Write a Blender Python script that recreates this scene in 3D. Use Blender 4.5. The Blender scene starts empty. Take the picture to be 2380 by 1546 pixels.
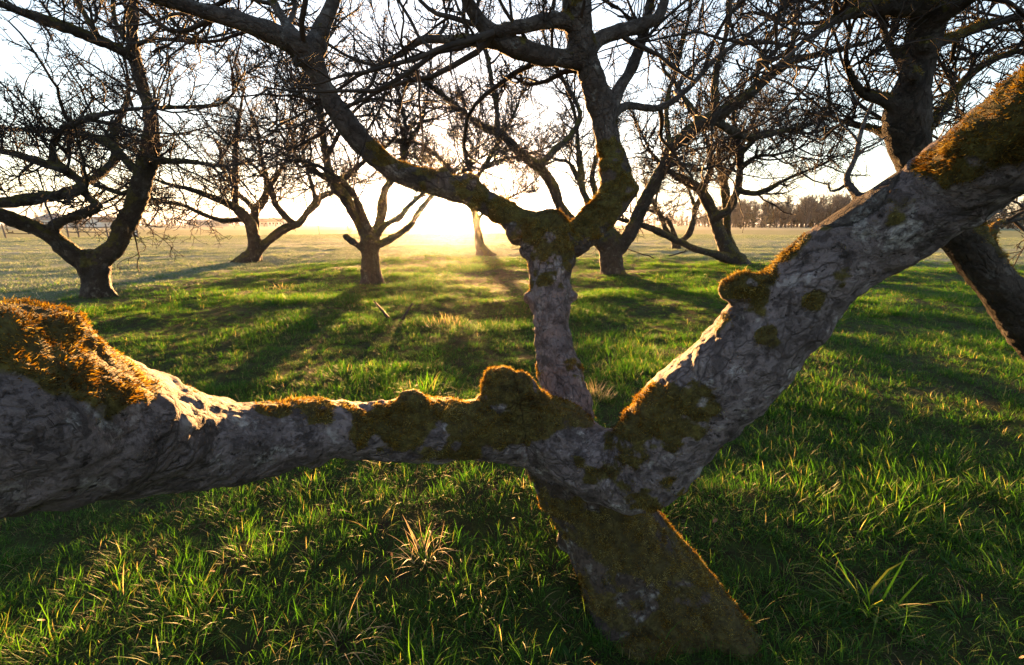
import bpy, math, random
import numpy as np
from mathutils import Vector, Euler
from mathutils.kdtree import KDTree

# ------------------------------------------------------------------ camera, sky, sun, exposure
SC = bpy.context.scene
COL = SC.collection
rng = np.random.default_rng(7)
random.seed(7)

CAM_H = 1.2
F = 1058.0                       # focal length in tracing units (2380 x 1546)
HORIZON = 522.0
PITCH = math.atan((773.0 - HORIZON) / F)
CP, SP = math.cos(PITCH), math.sin(PITCH)

cam_d = bpy.data.cameras.new('camera')
cam = bpy.data.objects.new('camera', cam_d)
COL.objects.link(cam)
cam.location = (0, 0, CAM_H)
cam.rotation_euler = (math.pi / 2 - PITCH, 0, 0)
cam_d.sensor_width = 36.0
cam_d.lens = F / 2380.0 * 36.0
cam_d.clip_start = 0.02
cam_d.clip_end = 5000
SC.camera = cam

SUN_AZ = math.atan2(-0.1330, 1.03)      # to the left of the view axis (x = 1050 in the photograph)
SUN_EL = math.radians(1.8)
sun_dir = Vector((math.sin(SUN_AZ) * math.cos(SUN_EL), math.cos(SUN_AZ) * math.cos(SUN_EL), math.sin(SUN_EL)))

world = bpy.data.worlds.new('World')
SC.world = world
world.use_nodes = True
wn = world.node_tree.nodes
bg = wn['Background']
sky = wn.new('ShaderNodeTexSky')
sky.sky_type = 'NISHITA'
sky.sun_disc = False
sky.sun_elevation = SUN_EL
sky.sun_rotation = SUN_AZ
sky.altitude = 300
sky.air_density = 1.0
sky.dust_density = 0.6
sky.ozone_density = 2.0
hs = wn.new('ShaderNodeHueSaturation')      # whole sky evenly desaturated, a little paler
hs.inputs['Saturation'].default_value = 0.62
world.node_tree.links.new(sky.outputs[0], hs.inputs['Color'])
tc = wn.new('ShaderNodeTexCoord')                # the sun itself: a small hot disc with its aureole, where the lamp shines from
dot = wn.new('ShaderNodeVectorMath'); dot.operation = 'DOT_PRODUCT'
dot.inputs[1].default_value = tuple(sun_dir)
world.node_tree.links.new(tc.outputs['Generated'], dot.inputs[0])
ac = wn.new('ShaderNodeMath'); ac.operation = 'ARCCOSINE'
world.node_tree.links.new(dot.outputs['Value'], ac.inputs[0])
disc = wn.new('ShaderNodeMapRange'); disc.interpolation_type = 'SMOOTHERSTEP'
disc.inputs[1].default_value = math.radians(1.3); disc.inputs[2].default_value = math.radians(0.4)
disc.inputs[3].default_value = 0.0; disc.inputs[4].default_value = 14.0
world.node_tree.links.new(ac.outputs[0], disc.inputs[0])
sunc = wn.new('ShaderNodeVectorMath'); sunc.operation = 'SCALE'
sunc.inputs[0].default_value = (1.0, 0.62, 0.22)
world.node_tree.links.new(disc.outputs[0], sunc.inputs['Scale'])
addn = wn.new('ShaderNodeVectorMath'); addn.operation = 'ADD'
world.node_tree.links.new(hs.outputs[0], addn.inputs[0])
world.node_tree.links.new(sunc.outputs[0], addn.inputs[1])
world.node_tree.links.new(addn.outputs[0], bg.inputs[0])
bg.inputs[1].default_value = 0.078

sun_l = bpy.data.lights.new('sun', 'SUN')
sun_l.energy = 5.0
sun_l.angle = math.radians(1.8)
sun_l.color = (1.0, 0.50, 0.17)
sun = bpy.data.objects.new('sun', sun_l)
COL.objects.link(sun)
sun.location = (-10, 60, 20)
sun.rotation_euler = (-sun_dir).to_track_quat('-Z', 'Y').to_euler()

SC.render.engine = 'CYCLES'
SC.view_settings.view_transform = 'Standard'
SC.view_settings.look = 'None'
SC.view_settings.gamma = 1.0
SC.view_settings.use_curve_mapping = False
SC.view_settings.exposure = 3.7
cy = SC.cycles
cy.max_bounces = 4
cy.diffuse_bounces = 2
cy.glossy_bounces = 2
cy.transmission_bounces = 2
cy.transparent_max_bounces = 4
cy.volume_bounces = 0
cy.caustics_reflective = False
cy.caustics_refractive = False
cy.sample_clamp_indirect = 4.0
cy.use_denoising = True
cy.use_adaptive_sampling = True
cy.adaptive_threshold = 0.02

# ------------------------------------------------------------------ helpers
def P(x, y, Y):
    """point on the ray through photo position (x, y) at forward distance Y"""
    cx, cyy = (x - 1190.0) / F, (773.0 - y) / F
    t = Y / (CP + cyy * SP)
    return np.array((cx * t, Y, CAM_H + (-SP + cyy * CP) * t))

def DEP(y, Y):
    return Y / (CP + (773.0 - y) / F * SP)

def ground_Y(y):
    cyy = (773.0 - y) / F
    return CAM_H * (CP + cyy * SP) / (SP - cyy * CP)

def hash3(ix, iy, iz, seed):
    h = (ix.astype(np.int64) * 374761393 + iy.astype(np.int64) * 668265263 + iz.astype(np.int64) * 2147483647 + seed * 1274126177) & 0xFFFFFFFF
    h = ((h ^ (h >> 13)) * 1274126177) & 0xFFFFFFFF
    h = (h ^ (h >> 16)) & 0xFFFFFF
    return h / float(0xFFFFFF)

def vnoise(p, seed=0):
    """smooth value noise in [-1, 1], p is (N, 3)"""
    i = np.floor(p).astype(np.int64)
    f = p - i
    f = f * f * (3 - 2 * f)
    out = 0
    for dx in (0, 1):
        wx = f[:, 0] if dx else 1 - f[:, 0]
        for dy in (0, 1):
            wy = f[:, 1] if dy else 1 - f[:, 1]
            for dz in (0, 1):
                wz = f[:, 2] if dz else 1 - f[:, 2]
                out = out + wx * wy * wz * hash3(i[:, 0] + dx, i[:, 1] + dy, i[:, 2] + dz, seed)
    return out * 2 - 1

def fbm(p, octv=3, seed=0):
    s, a, t = 0, 1.0, 0
    for k in range(octv):
        s = s + a * vnoise(p * (2.03 ** k) + 17.3 * k, seed + k)
        t += a
        a *= 0.5
    return s / t

def sstep(a, b, x):
    t = np.clip((x - a) / (b - a), 0, 1)
    return t * t * (3 - 2 * t)

def norm(v):
    return v / np.maximum(np.linalg.norm(v, axis=-1, keepdims=True), 1e-9)

def mesh_arrays(name, verts, faces, smooth=True, mats=None, mat_idx=None):
    """faces: (N, k) array or list of such arrays"""
    if not isinstance(faces, (list, tuple)):
        faces = [faces]
    faces = [f for f in faces if len(f)]
    me = bpy.data.meshes.new(name)
    me.vertices.add(len(verts))
    me.vertices.foreach_set('co', np.asarray(verts, dtype=np.float32).ravel())
    loops = np.concatenate([f.ravel() for f in faces]).astype(np.int32)
    tot = np.concatenate([np.full(len(f), f.shape[1]) for f in faces]).astype(np.int32)
    start = np.concatenate(([0], np.cumsum(tot)[:-1])).astype(np.int32)
    me.loops.add(len(loops))
    me.loops.foreach_set('vertex_index', loops)
    me.polygons.add(len(tot))
    me.polygons.foreach_set('loop_start', start)
    me.polygons.foreach_set('loop_total', tot)
    me.update(calc_edges=True)
    me.polygons.foreach_set('use_smooth', np.full(len(tot), smooth))
    for m in (mats or []):
        me.materials.append(m)
    if mat_idx is not None:
        me.polygons.foreach_set('material_index', np.asarray(mat_idx, dtype=np.int32))
    return me

def attr(me, name, typ, data):
    a = me.attributes.new(name, typ, 'POINT')
    key = 'vector' if typ == 'FLOAT_VECTOR' else 'value'
    a.data.foreach_set(key, np.asarray(data, dtype=np.float32).ravel())

def link(name, me, parent=None, **props):
    o = bpy.data.objects.new(name, me)
    COL.objects.link(o)
    if parent is not None:
        o.parent = parent
        o.matrix_parent_inverse = parent.matrix_basis.inverted()
    for k, v in props.items():
        o[k] = v
    return o

def thing(name, loc, label, cat, group=None):
    o = bpy.data.objects.new(name, None)
    o.empty_display_size = 0.1
    COL.objects.link(o)
    o.location = loc
    o['label'] = label
    o['category'] = cat
    if group:
        o['group'] = group
    return o

def catmull(pts, step):
    """pts (n, 4) xyz + radius; resampled at about step (in metres) """
    p = np.asarray(pts, dtype=float)
    ext = np.vstack((2 * p[0] - p[1], p, 2 * p[-1] - p[-2]))
    out = []
    for i in range(len(p) - 1):
        a, b, c, d = ext[i], ext[i + 1], ext[i + 2], ext[i + 3]
        n = max(2, int(np.linalg.norm((c - b)[:3]) / step))
        t = np.linspace(0, 1, n, endpoint=False)[:, None]
        out.append(0.5 * ((2 * b) + (-a + c) * t + (2 * a - 5 * b + 4 * c - d) * t ** 2 + (-a + 3 * b - 3 * c + d) * t ** 3))
    out.append(p[-1:])
    r = np.vstack(out)
    r[:, 3] = np.maximum(r[:, 3], 0.002)
    return r

def frames(c):
    """tangent, normal, binormal along polyline(s) (..., n, 3)"""
    t = np.gradient(c, axis=-2)
    t = norm(t)
    ref = np.zeros_like(t)
    m = norm(c[..., -1:, :] - c[..., :1, :])
    use_x = np.abs(m[..., 0:1]) < 0.6
    ref[...] = np.where(use_x, np.array((1.0, 0, 0)), np.array((0, 1.0, 0.15)))
    n = norm(np.cross(t, ref))
    b = np.cross(t, n)
    return t, n, b

def tubes(curves, radii, sides):
    """curves (N, n, 3), radii (N, n) -> verts, quads (open tubes)"""
    N, n, _ = curves.shape
    t, u, v = frames(curves)
    ang = np.linspace(0, 2 * math.pi, sides, endpoint=False)
    ca, sa = np.cos(ang), np.sin(ang)
    ring = curves[:, :, None, :] + radii[:, :, None, None] * (ca[None, None, :, None] * u[:, :, None, :] + sa[None, None, :, None] * v[:, :, None, :])
    verts = ring.reshape(-1, 3)
    idx = np.arange(N * n * sides).reshape(N, n, sides)
    a = idx[:, :-1, :]
    b = idx[:, 1:, :]
    q = np.stack((a, np.roll(a, -1, 2), np.roll(b, -1, 2), b), -1).reshape(-1, 4)
    return verts, q

def closed_tube(c, sides):
    """c (n, 4) with rounded ends"""
    ext = []
    for end, nxt, s in ((c[0], c[1], 1), (c[-1], c[-2], -1)):
        d = norm((end - nxt)[:3])
        e = []
        for k in (0.5, 0.85, 0.97):
            q = end.copy()
            q[:3] = end[:3] + d * end[3] * k * 0.8
            q[3] = end[3] * math.sqrt(max(0.02, 1 - k * k))
            e.append(q)
        ext.append(e)
    c = np.vstack((ext[0][::-1], c, ext[1]))
    v, q = tubes(c[None, :, :3], c[None, :, 3], sides)
    n = len(c)
    caps = [np.arange(sides)[::-1][None, :], (np.arange(sides) + (n - 1) * sides)[None, :]]
    return v, q, caps

# ------------------------------------------------------------------ materials
def new_mat(name):
    m = bpy.data.materials.new(name)
    m.use_nodes = True
    nt = m.node_tree
    nt.nodes.clear()
    return m, nt, nt.nodes, nt.links

class NB:
    """tiny node builder"""
    def __init__(self, name):
        self.m, self.nt, self.n, self.l = new_mat(name)
    def add(self, t, **kw):
        nd = self.n.new(t)
        for k, v in kw.items():
            setattr(nd, k, v)
        return nd
    def put(self, sock, v):
        if hasattr(v, 'is_output'):
            self.l.new(v, sock)
        else:
            sock.default_value = v
    def attr(self, name):
        return self.add('ShaderNodeAttribute', attribute_name=name)
    def noise(self, vec, scale, detail=4, rough=0.55, dist=0.0):
        nd = self.add('ShaderNodeTexNoise')
        if vec is not None:
            self.l.new(vec, nd.inputs['Vector'])
        nd.inputs['Scale'].default_value = scale
        nd.inputs['Detail'].default_value = detail
        nd.inputs['Roughness'].default_value = rough
        nd.inputs['Distortion'].default_value = dist
        return nd.outputs['Fac']
    def voronoi(self, vec, scale, feature='F1'):
        nd = self.add('ShaderNodeTexVoronoi', feature=feature)
        self.l.new(vec, nd.inputs['Vector'])
        nd.inputs['Scale'].default_value = scale
        return nd.outputs['Distance']
    def ramp(self, fac, stops):
        nd = self.add('ShaderNodeValToRGB')
        self.l.new(fac, nd.inputs[0])
        e = nd.color_ramp.elements
        while len(e) < len(stops):
            e.new(0.5)
        for k, (p, c) in enumerate(stops):
            e[k].position = p
            e[k].color = (c[0], c[1], c[2], 1) if not isinstance(c, (int, float)) else (c, c, c, 1)
        return nd.outputs[0]
    def mix(self, fac, a, b):
        nd = self.add('ShaderNodeMix', data_type='RGBA')
        self.put(nd.inputs[0], fac)
        for s, v in ((nd.inputs[6], a), (nd.inputs[7], b)):
            if isinstance(v, tuple):
                s.default_value = (v[0], v[1], v[2], 1)
            else:
                self.put(s, v)
        return nd.outputs[2]
    def math(self, op, a, b=0.0, clamp=False):
        nd = self.add('ShaderNodeMath', operation=op)
        nd.use_clamp = clamp
        self.put(nd.inputs[0], a)
        self.put(nd.inputs[1], b)
        return nd.outputs[0]
    def mapr(self, v, a, b, c=0.0, d=1.0):
        nd = self.add('ShaderNodeMapRange')
        self.put(nd.inputs[0], v)
        for k, x in enumerate((a, b, c, d)):
            nd.inputs[k + 1].default_value = x
        return nd.outputs[0]
    def bump(self, h, strength, dist, normal=None):
        nd = self.add('ShaderNodeBump')
        self.put(nd.inputs['Height'], h)
        nd.inputs['Strength'].default_value = strength
        nd.inputs['Distance'].default_value = dist
        if normal is not None:
            self.l.new(normal, nd.inputs['Normal'])
        return nd.outputs[0]
    def principled(self, col, rough=0.85, normal=None, spec=0.3):
        nd = self.add('ShaderNodeBsdfPrincipled')
        if isinstance(col, tuple):
            nd.inputs['Base Color'].default_value = (*col, 1)
        else:
            self.l.new(col, nd.inputs['Base Color'])
        self.put(nd.inputs['Roughness'], rough)
        nd.inputs['Specular IOR Level'].default_value = spec
        if normal is not None:
            self.l.new(normal, nd.inputs['Normal'])
        return nd.outputs[0]
    def out(self, sh):
        o = self.add('ShaderNodeOutputMaterial')
        self.l.new(sh, o.inputs['Surface'])
        return self.m

def bark_material(name, base, dark, pale, moss_lo, moss_hi, fine=1.0, moss_noise=False):
    b = NB(name)
    geo = b.add('ShaderNodeNewGeometry')
    pos = geo.outputs['Position']
    bk = b.attr('bark').outputs['Vector']
    n1 = b.noise(bk, 21 * fine, 10, 0.68, 0.35)          # flaking plates
    n2 = b.noise(pos, 6 * fine, 4)
    pit = b.noise(pos, 62 * fine, 3, 0.6)
    pl = b.noise(bk, 75 * fine, 5, 0.7)
    wn_ = b.add('ShaderNodeTexNoise')
    b.l.new(bk, wn_.inputs['Vector'])
    wn_.inputs['Scale'].default_value = 30 * fine
    wn_.inputs['Detail'].default_value = 4
    off = b.add('ShaderNodeVectorMath', operation='MULTIPLY_ADD')
    b.l.new(wn_.outputs['Color'], off.inputs[0])
    off.inputs[1].default_value = (0.032 / fine, 0.032 / fine, 0.032 / fine)
    b.l.new(bk, off.inputs[2])
    mp = b.add('ShaderNodeMapping')
    mp.inputs['Scale'].default_value = (0.6, 1.0, 1.0)
    b.l.new(off.outputs[0], mp.inputs['Vector'])
    edge = b.voronoi(mp.outputs[0], 34 * fine, 'DISTANCE_TO_EDGE')
    cell = b.add('ShaderNodeTexVoronoi')
    b.l.new(mp.outputs[0], cell.inputs['Vector'])
    cell.inputs['Scale'].default_value = 34 * fine
    csep = b.add('ShaderNodeSeparateColor')
    b.l.new(cell.outputs['Color'], csep.inputs[0])
    crk = b.mapr(edge, 0.0, 0.10)
    zone = b.mapr(b.noise(pos, 5 * fine, 3), 0.40, 0.58)
    steps = b.ramp(n1, [(0.30, 0.0), (0.42, 0.30), (0.45, 0.52), (0.54, 0.60), (0.57, 0.82), (0.70, 1.0)])
    col = b.mix(b.mapr(n2, 0.38, 0.62), tuple(0.62 * x for x in base), base)
    col = b.mix(b.mapr(n1, 0.52, 0.30), col, dark)
    col = b.mix(b.math('MULTIPLY', b.mapr(n1, 0.55, 0.66), b.mapr(n2, 0.42, 0.6)), col, tuple(0.55 * x + 0.45 * y for x, y in zip(base, pale)))
    col = b.mix(b.math('MULTIPLY', b.mapr(b.noise(pos, 11 * fine, 8, 0.72, 0.3), 0.53, 0.60), 0.85), col, dark)
    lich = b.math('MULTIPLY', b.mapr(b.noise(pos, 13 * fine, 5, 0.65), 0.565, 0.64), b.mapr(pl, 0.42, 0.6))
    col = b.mix(b.math('MULTIPLY', lich, 0.75), col, pale)
    col = b.mix(b.mapr(pit, 0.38, 0.30), col, tuple(0.6 * x for x in dark))
    col = b.mix(b.math('MULTIPLY', b.math('MULTIPLY', b.math('SUBTRACT', 1.0, crk), zone), 0.8), col, tuple(0.45 * x for x in dark))
    col = b.mix(b.math('MULTIPLY', b.math('MULTIPLY', csep.outputs[1], zone), 0.35), col, tuple(min(1, 1.35 * x) for x in base))
    mo = b.attr('moss').outputs['Fac']
    if moss_noise:
        mo = b.math('MULTIPLY', mo, b.mapr(b.noise(pos, 9, 4, 0.7), 0.35, 0.55))
    mcol = b.mix(b.mapr(b.noise(pos, 40 * fine, 3, 0.7), 0.3, 0.7), moss_lo, moss_hi)
    mk = b.mapr(b.math('ADD', mo, b.math('MULTIPLY', b.math('SUBTRACT', pl, 0.5), 0.7)), 0.36, 0.60)
    col = b.mix(mk, col, mcol)
    h = b.math('ADD', b.math('MULTIPLY', steps, 1.0), b.math('MULTIPLY', n1, 0.5))
    h = b.math('ADD', h, b.math('MULTIPLY', pl, 0.45))
    h = b.math('ADD', h, b.math('MULTIPLY', b.mapr(pit, 0.28, 0.42), 0.35))
    h = b.math('ADD', h, b.math('MULTIPLY', b.math('MULTIPLY', b.math('ADD', b.math('MULTIPLY', csep.outputs[0], 0.55), b.math('MULTIPLY', crk, 0.5)), zone), 0.9))
    nr = b.bump(h, 1.0, 0.012 / fine)
    return b.out(b.principled(col, 0.80, nr, 0.3))

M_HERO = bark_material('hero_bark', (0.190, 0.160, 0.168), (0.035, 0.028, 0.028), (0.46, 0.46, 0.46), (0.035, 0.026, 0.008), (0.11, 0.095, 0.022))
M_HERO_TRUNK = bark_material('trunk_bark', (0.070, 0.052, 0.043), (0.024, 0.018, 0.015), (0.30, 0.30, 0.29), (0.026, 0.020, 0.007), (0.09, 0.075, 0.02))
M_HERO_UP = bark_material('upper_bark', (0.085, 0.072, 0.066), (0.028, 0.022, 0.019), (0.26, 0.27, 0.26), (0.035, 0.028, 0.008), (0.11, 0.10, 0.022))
M_BARK = bark_material('orchard_bark', (0.052, 0.042, 0.037), (0.018, 0.014, 0.012), (0.17, 0.17, 0.16), (0.03, 0.028, 0.008), (0.10, 0.09, 0.02), 0.6, True)

def twig_material():
    b = NB('twig_bark')
    geo = b.add('ShaderNodeNewGeometry')
    n = b.noise(geo.outputs['Position'], 14, 3)
    col = b.mix(b.mapr(n, 0.35, 0.65), (0.018, 0.015, 0.014), (0.050, 0.041, 0.036))
    return b.out(b.principled(col, 0.8, None, 0.25))
M_TWIG = twig_material()

def leafy(name, ramp_stops, attr_name, transl=0.5, rough=0.55, tip=None, spec=0.35):
    """thin blade: diffuse + translucent, colour by per-blade random attribute"""
    b = NB(name)
    a = b.attr(attr_name).outputs['Fac']
    col = b.ramp(a, ramp_stops)
    if tip:
        col = b.mix(b.mapr(b.attr('along').outputs['Fac'], 0.0, 1.0), col, tip) if False else col
    pr = b.principled(col, rough, None, spec)
    tr = b.add('ShaderNodeBsdfTranslucent')
    hsv = b.add('ShaderNodeHueSaturation')
    hsv.inputs['Saturation'].default_value = 1.1
    hsv.inputs['Value'].default_value = 1.7
    b.l.new(col, hsv.inputs['Color'])
    b.l.new(hsv.outputs[0], tr.inputs['Color'])
    mx = b.add('ShaderNodeMixShader')
    mx.inputs[0].default_value = transl
    b.l.new(pr, mx.inputs[1])
    b.l.new(tr.outputs[0], mx.inputs[2])
    return b.out(mx.outputs[0])

M_GRASS = leafy('grass_blade', [(0.0, (0.020, 0.062, 0.009)), (0.45, (0.038, 0.112, 0.012)), (0.80, (0.070, 0.160, 0.019)), (0.93, (0.17, 0.18, 0.04)), (1.0, (0.34, 0.27, 0.13))], 'tint', 0.58)
M_FROST = leafy('frosted_blade', [(0.0, (0.07, 0.13, 0.04)), (0.5, (0.16, 0.20, 0.12)), (1.0, (0.36, 0.37, 0.32))], 'tint', 0.4)
M_STRAW = leafy('straw_blade', [(0.0, (0.10, 0.14, 0.03)), (0.3, (0.30, 0.24, 0.11)), (1.0, (0.48, 0.38, 0.22))], 'tint', 0.4)
M_THATCH = leafy('dead_thatch', [(0.0, (0.07, 0.055, 0.028)), (0.6, (0.16, 0.125, 0.06)), (1.0, (0.26, 0.20, 0.10))], 'tint', 0.3, 0.7)
M_LEAF = leafy('dead_leaf', [(0.0, (0.05, 0.03, 0.018)), (0.6, (0.11, 0.065, 0.035)), (1.0, (0.17, 0.11, 0.06))], 'tint', 0.15, 0.7)
M_MOSS = leafy('moss_strand', [(0.0, (0.022, 0.016, 0.006)), (0.3, (0.115, 0.060, 0.012)), (0.65, (0.20, 0.138, 0.024)), (1.0, (0.36, 0.33, 0.14))], 'tint', 0.4, 0.7, None, 0.15)

# ------------------------------------------------------------------ ground
def edge_field(x, y):
    """0 in the green orchard, 1 out on the frosted field"""
    a = np.arctan2(x, np.maximum(y, 0.01))
    d = np.hypot(x, y)
    lim = 17.5 - 6.5 * sstep(0.25, 0.85, -a) + 1.0 * sstep(0.2, 0.8, a)
    p = np.stack((x * 0.35, y * 0.35, np.zeros_like(x)), -1)
    lim = lim + 2.2 * fbm(p, 3, 5)
    return sstep(-2.5, 3.5, d - lim)

def ground_h(x, y):
    p = np.stack((x, y, np.zeros_like(x)), -1)
    d = np.hypot(x, y)
    near = 1 - sstep(25, 70, d)
    h = 0.05 * fbm(p * 0.55, 2, 11) + 0.035 * fbm(p * 1.7, 2, 21) * near + 0.012 * fbm(p * 6.0, 2, 31) * (1 - sstep(6, 12, d))
    return h * (0.25 + 0.75 * near)

NR, NA = 210, 320
rad = 0.25 * (1100 / 0.25) ** (np.arange(NR) / (NR - 1))
ang = np.linspace(0, 2 * math.pi, NA, endpoint=False)
gx = (rad[:, None] * np.cos(ang)).ravel()
gy = (rad[:, None] * np.sin(ang)).ravel()
gv = np.stack((gx, gy, ground_h(gx, gy)), -1)
gv = np.vstack((gv, [[0, 0, float(ground_h(np.zeros(1), np.zeros(1))[0])]]))
gi = np.arange(NR * NA).reshape(NR, NA)
gq = np.stack((gi[:-1], np.roll(gi[:-1], -1, 1), np.roll(gi[1:], -1, 1), gi[1:]), -1).reshape(-1, 4)[:, ::-1]
gt = np.stack((gi[0], np.full(NA, NR * NA), np.roll(gi[0], -1)), -1)[:, ::-1]

def ground_material():
    b = NB('meadow_ground')
    geo = b.add('ShaderNodeNewGeometry')
    pos = geo.outputs['Position']
    fr = b.attr('frost').outputs['Fac']
    soil = b.mix(b.mapr(b.noise(pos, 9, 5, 0.65), 0.35, 0.65), (0.022, 0.017, 0.010), (0.035, 0.055, 0.012))
    sq = b.add('ShaderNodeMapping')
    sq.inputs['Scale'].default_value = (0.35, 1.6, 1.0)
    b.l.new(pos, sq.inputs['Vector'])
    f1 = b.noise(sq.outputs[0], 0.35, 6, 0.6)
    f2 = b.noise(pos, 2.2, 5, 0.7)
    grass_f = b.mix(b.mapr(f2, 0.35, 0.65), (0.07, 0.125, 0.055), (0.16, 0.22, 0.15))
    field = b.mix(b.mapr(f1, 0.42, 0.66), grass_f, (0.27, 0.29, 0.24))
    # green winter crop in the middle distance and the bare strip behind it
    sep = b.add('ShaderNodeSeparateXYZ')
    b.l.new(pos, sep.inputs[0])
    yy = b.math('ADD', sep.outputs[1], b.math('MULTIPLY', b.noise(sq.outputs[0], 0.12, 3), 20))
    crop = b.math('MULTIPLY', b.mapr(yy, 48, 54), b.mapr(yy, 125, 108))
    field = b.mix(b.math('MULTIPLY', crop, 0.75), field, (0.115, 0.165, 0.06))
    col = b.mix(fr, soil, field)
    h = b.math('ADD', b.noise(pos, 30, 5, 0.7), b.noise(pos, 5, 3))
    nr = b.bump(h, 0.8, 0.03)
    return b.out(b.principled(col, 0.95, nr, 0.1))

gme = mesh_arrays('ground', gv, [gq, gt], True, [ground_material()])
attr(gme, 'frost', 'FLOAT', edge_field(gv[:, 0], gv[:, 1]))
link('ground', gme, None, kind='structure')

# ------------------------------------------------------------------ grass
def blades_mesh(name, n, radius, lmin, lmax, width, lean, mat, tint_lo=0.0, tint_hi=0.92, dry=0.05, seed=0, segs=4, curl=1.0):
    r = np.random.default_rng(seed)
    a = r.uniform(0, 2 * math.pi, n)
    rr = radius * np.sqrt(r.uniform(0, 1, n))
    base = np.stack((rr * np.cos(a), rr * np.sin(a), np.full(n, -0.012)), -1)
    L = r.uniform(lmin, lmax, n) * (1 - 0.35 * (rr / radius))
    out = a + r.normal(0, 0.9, n)
    th0 = np.abs(r.normal(0.12, 0.22, n)) + 0.45 * lean * rr / radius
    bend = np.abs(r.normal(0.75, 0.45, n)) * lean * curl
    w = width * r.uniform(0.6, 1.25, n)
    t = np.linspace(0, 1, segs + 1)
    pts = [base]
    side = np.stack((-np.sin(out), np.cos(out), np.zeros(n)), -1)
    tw = r.normal(0, 0.5, n)
    for k in range(segs):
        th = th0 + bend * ((k + 0.5) / segs) ** 1.3 * 1.25
        st = np.stack((np.sin(th) * np.cos(out), np.sin(th) * np.sin(out), np.cos(th)), -1)
        st = norm(st + side * (tw * 0.35 * k / segs)[:, None])
        pts.append(pts[-1] + st * (L / segs)[:, None])
    pts = np.stack(pts, 1)
    wid = w[:, None] * np.array([0.8, 1.0, 0.85, 0.55, 0.0][: segs + 1] if segs == 4 else np.linspace(1, 0, segs + 1))[None, :]
    A = pts - side[:, None, :] * wid[:, :, None] * 0.5
    B = pts + side[:, None, :] * wid[:, :, None] * 0.5
    V = np.concatenate((A[:, :-1], B[:, :-1], pts[:, -1:]), 1)
    m = segs
    per = 2 * m + 1
    off = (np.arange(n) * per)[:, None, None]
    q = np.array([[k, m + k, m + k + 1, k + 1] for k in range(m - 1)])[None] + off
    tr = np.array([[m - 1, 2 * m - 1, 2 * m]])[None] + off
    me = mesh_arrays(name, V.reshape(-1, 3), [q.reshape(-1, 4), tr.reshape(-1, 3)], True, [mat])
    tint = r.uniform(tint_lo, tint_hi, n)
    tint = np.where(r.uniform(0, 1, n) < dry, r.uniform(0.92, 1.0, n), tint)
    attr(me, 'tint', 'FLOAT', np.repeat(tint, per))
    return me

def gn_scatter(name, pts, scl, rotz, tilt, idx, sources):
    """one object whose geometry nodes put blade clumps on its points"""
    me = bpy.data.meshes.new(name)
    me.vertices.add(len(pts))
    me.vertices.foreach_set('co', np.asarray(pts, dtype=np.float32).ravel())
    attr(me, 'scl', 'FLOAT_VECTOR', scl)
    attr(me, 'rot', 'FLOAT_VECTOR', np.stack((tilt[:, 0], tilt[:, 1], rotz), -1))
    ia = me.attributes.new('pick', 'INT', 'POINT')
    ia.data.foreach_set('value', np.asarray(idx, dtype=np.int32))
    src = bpy.data.collections.new(name + '_source')
    for k, s in enumerate(sources):
        so = bpy.data.objects.new('%s_clump_%02d' % (name, k), s)
        src.objects.link(so)
    ng = bpy.data.node_groups.new(name + '_nodes', 'GeometryNodeTree')
    ng.interface.new_socket('Geometry', in_out='INPUT', socket_type='NodeSocketGeometry')
    ng.interface.new_socket('Geometry', in_out='OUTPUT', socket_type='NodeSocketGeometry')
    N, Lk = ng.nodes, ng.links
    gin, gout = N.new('NodeGroupInput'), N.new('NodeGroupOutput')
    iop = N.new('GeometryNodeInstanceOnPoints')
    ci = N.new('GeometryNodeCollectionInfo')
    ci.inputs['Collection'].default_value = src
    ci.inputs['Separate Children'].default_value = True
    ci.inputs['Reset Children'].default_value = True
    def named(nm, dt):
        nd = N.new('GeometryNodeInputNamedAttribute')
        nd.data_type = dt
        nd.inputs['Name'].default_value = nm
        return nd.outputs[0]
    m2p = N.new('GeometryNodeMeshToPoints')
    Lk.new(gin.outputs[0], m2p.inputs['Mesh'])
    Lk.new(m2p.outputs[0], iop.inputs['Points'])
    Lk.new(ci.outputs[0], iop.inputs['Instance'])
    iop.inputs['Pick Instance'].default_value = True
    Lk.new(named('pick', 'INT'), iop.inputs['Instance Index'])
    e2r = N.new('FunctionNodeEulerToRotation')
    Lk.new(named('rot', 'FLOAT_VECTOR'), e2r.inputs[0])
    Lk.new(e2r.outputs[0], iop.inputs['Rotation'])
    Lk.new(named('scl', 'FLOAT_VECTOR'), iop.inputs['Scale'])
    Lk.new(iop.outputs[0], gout.inputs[0])
    o = link(name, me, None, kind='stuff')
    mod = o.modifiers.new('scatter', 'NODES')
    mod.node_group = ng
    return o

grass_src = []
for k in range(4):
    grass_src.append(blades_mesh('grass_short', 90, 0.095, 0.028, 0.072, 0.0025, 1.1, M_GRASS, 0.0, 0.85, 0.05, 100 + k))
for k in range(4):
    grass_src.append(blades_mesh('grass_long', 60, 0.078, 0.05, 0.125, 0.0027, 1.0, M_GRASS, 0.1, 0.90, 0.05, 200 + k))
for k in range(2):
    grass_src.append(blades_mesh('grass_wild', 28, 0.09, 0.08, 0.20, 0.0026, 2.0, M_GRASS, 0.2, 0.92, 0.32, 300 + k, curl=1.2))
for k in range(2):
    grass_src.append(blades_mesh('dead_thatch', 44, 0.12, 0.05, 0.13, 0.0024, 2.8, M_THATCH, 0.0, 1.0, 0.0, 340 + k, curl=0.9))
for k in range(2):
    grass_src.append(blades_mesh('meadow_weed', 10, 0.02, 0.045, 0.085, 0.017, 2.1, M_GRASS, 0.0, 0.5, 0.0, 360 + k, curl=0.7))
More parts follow.
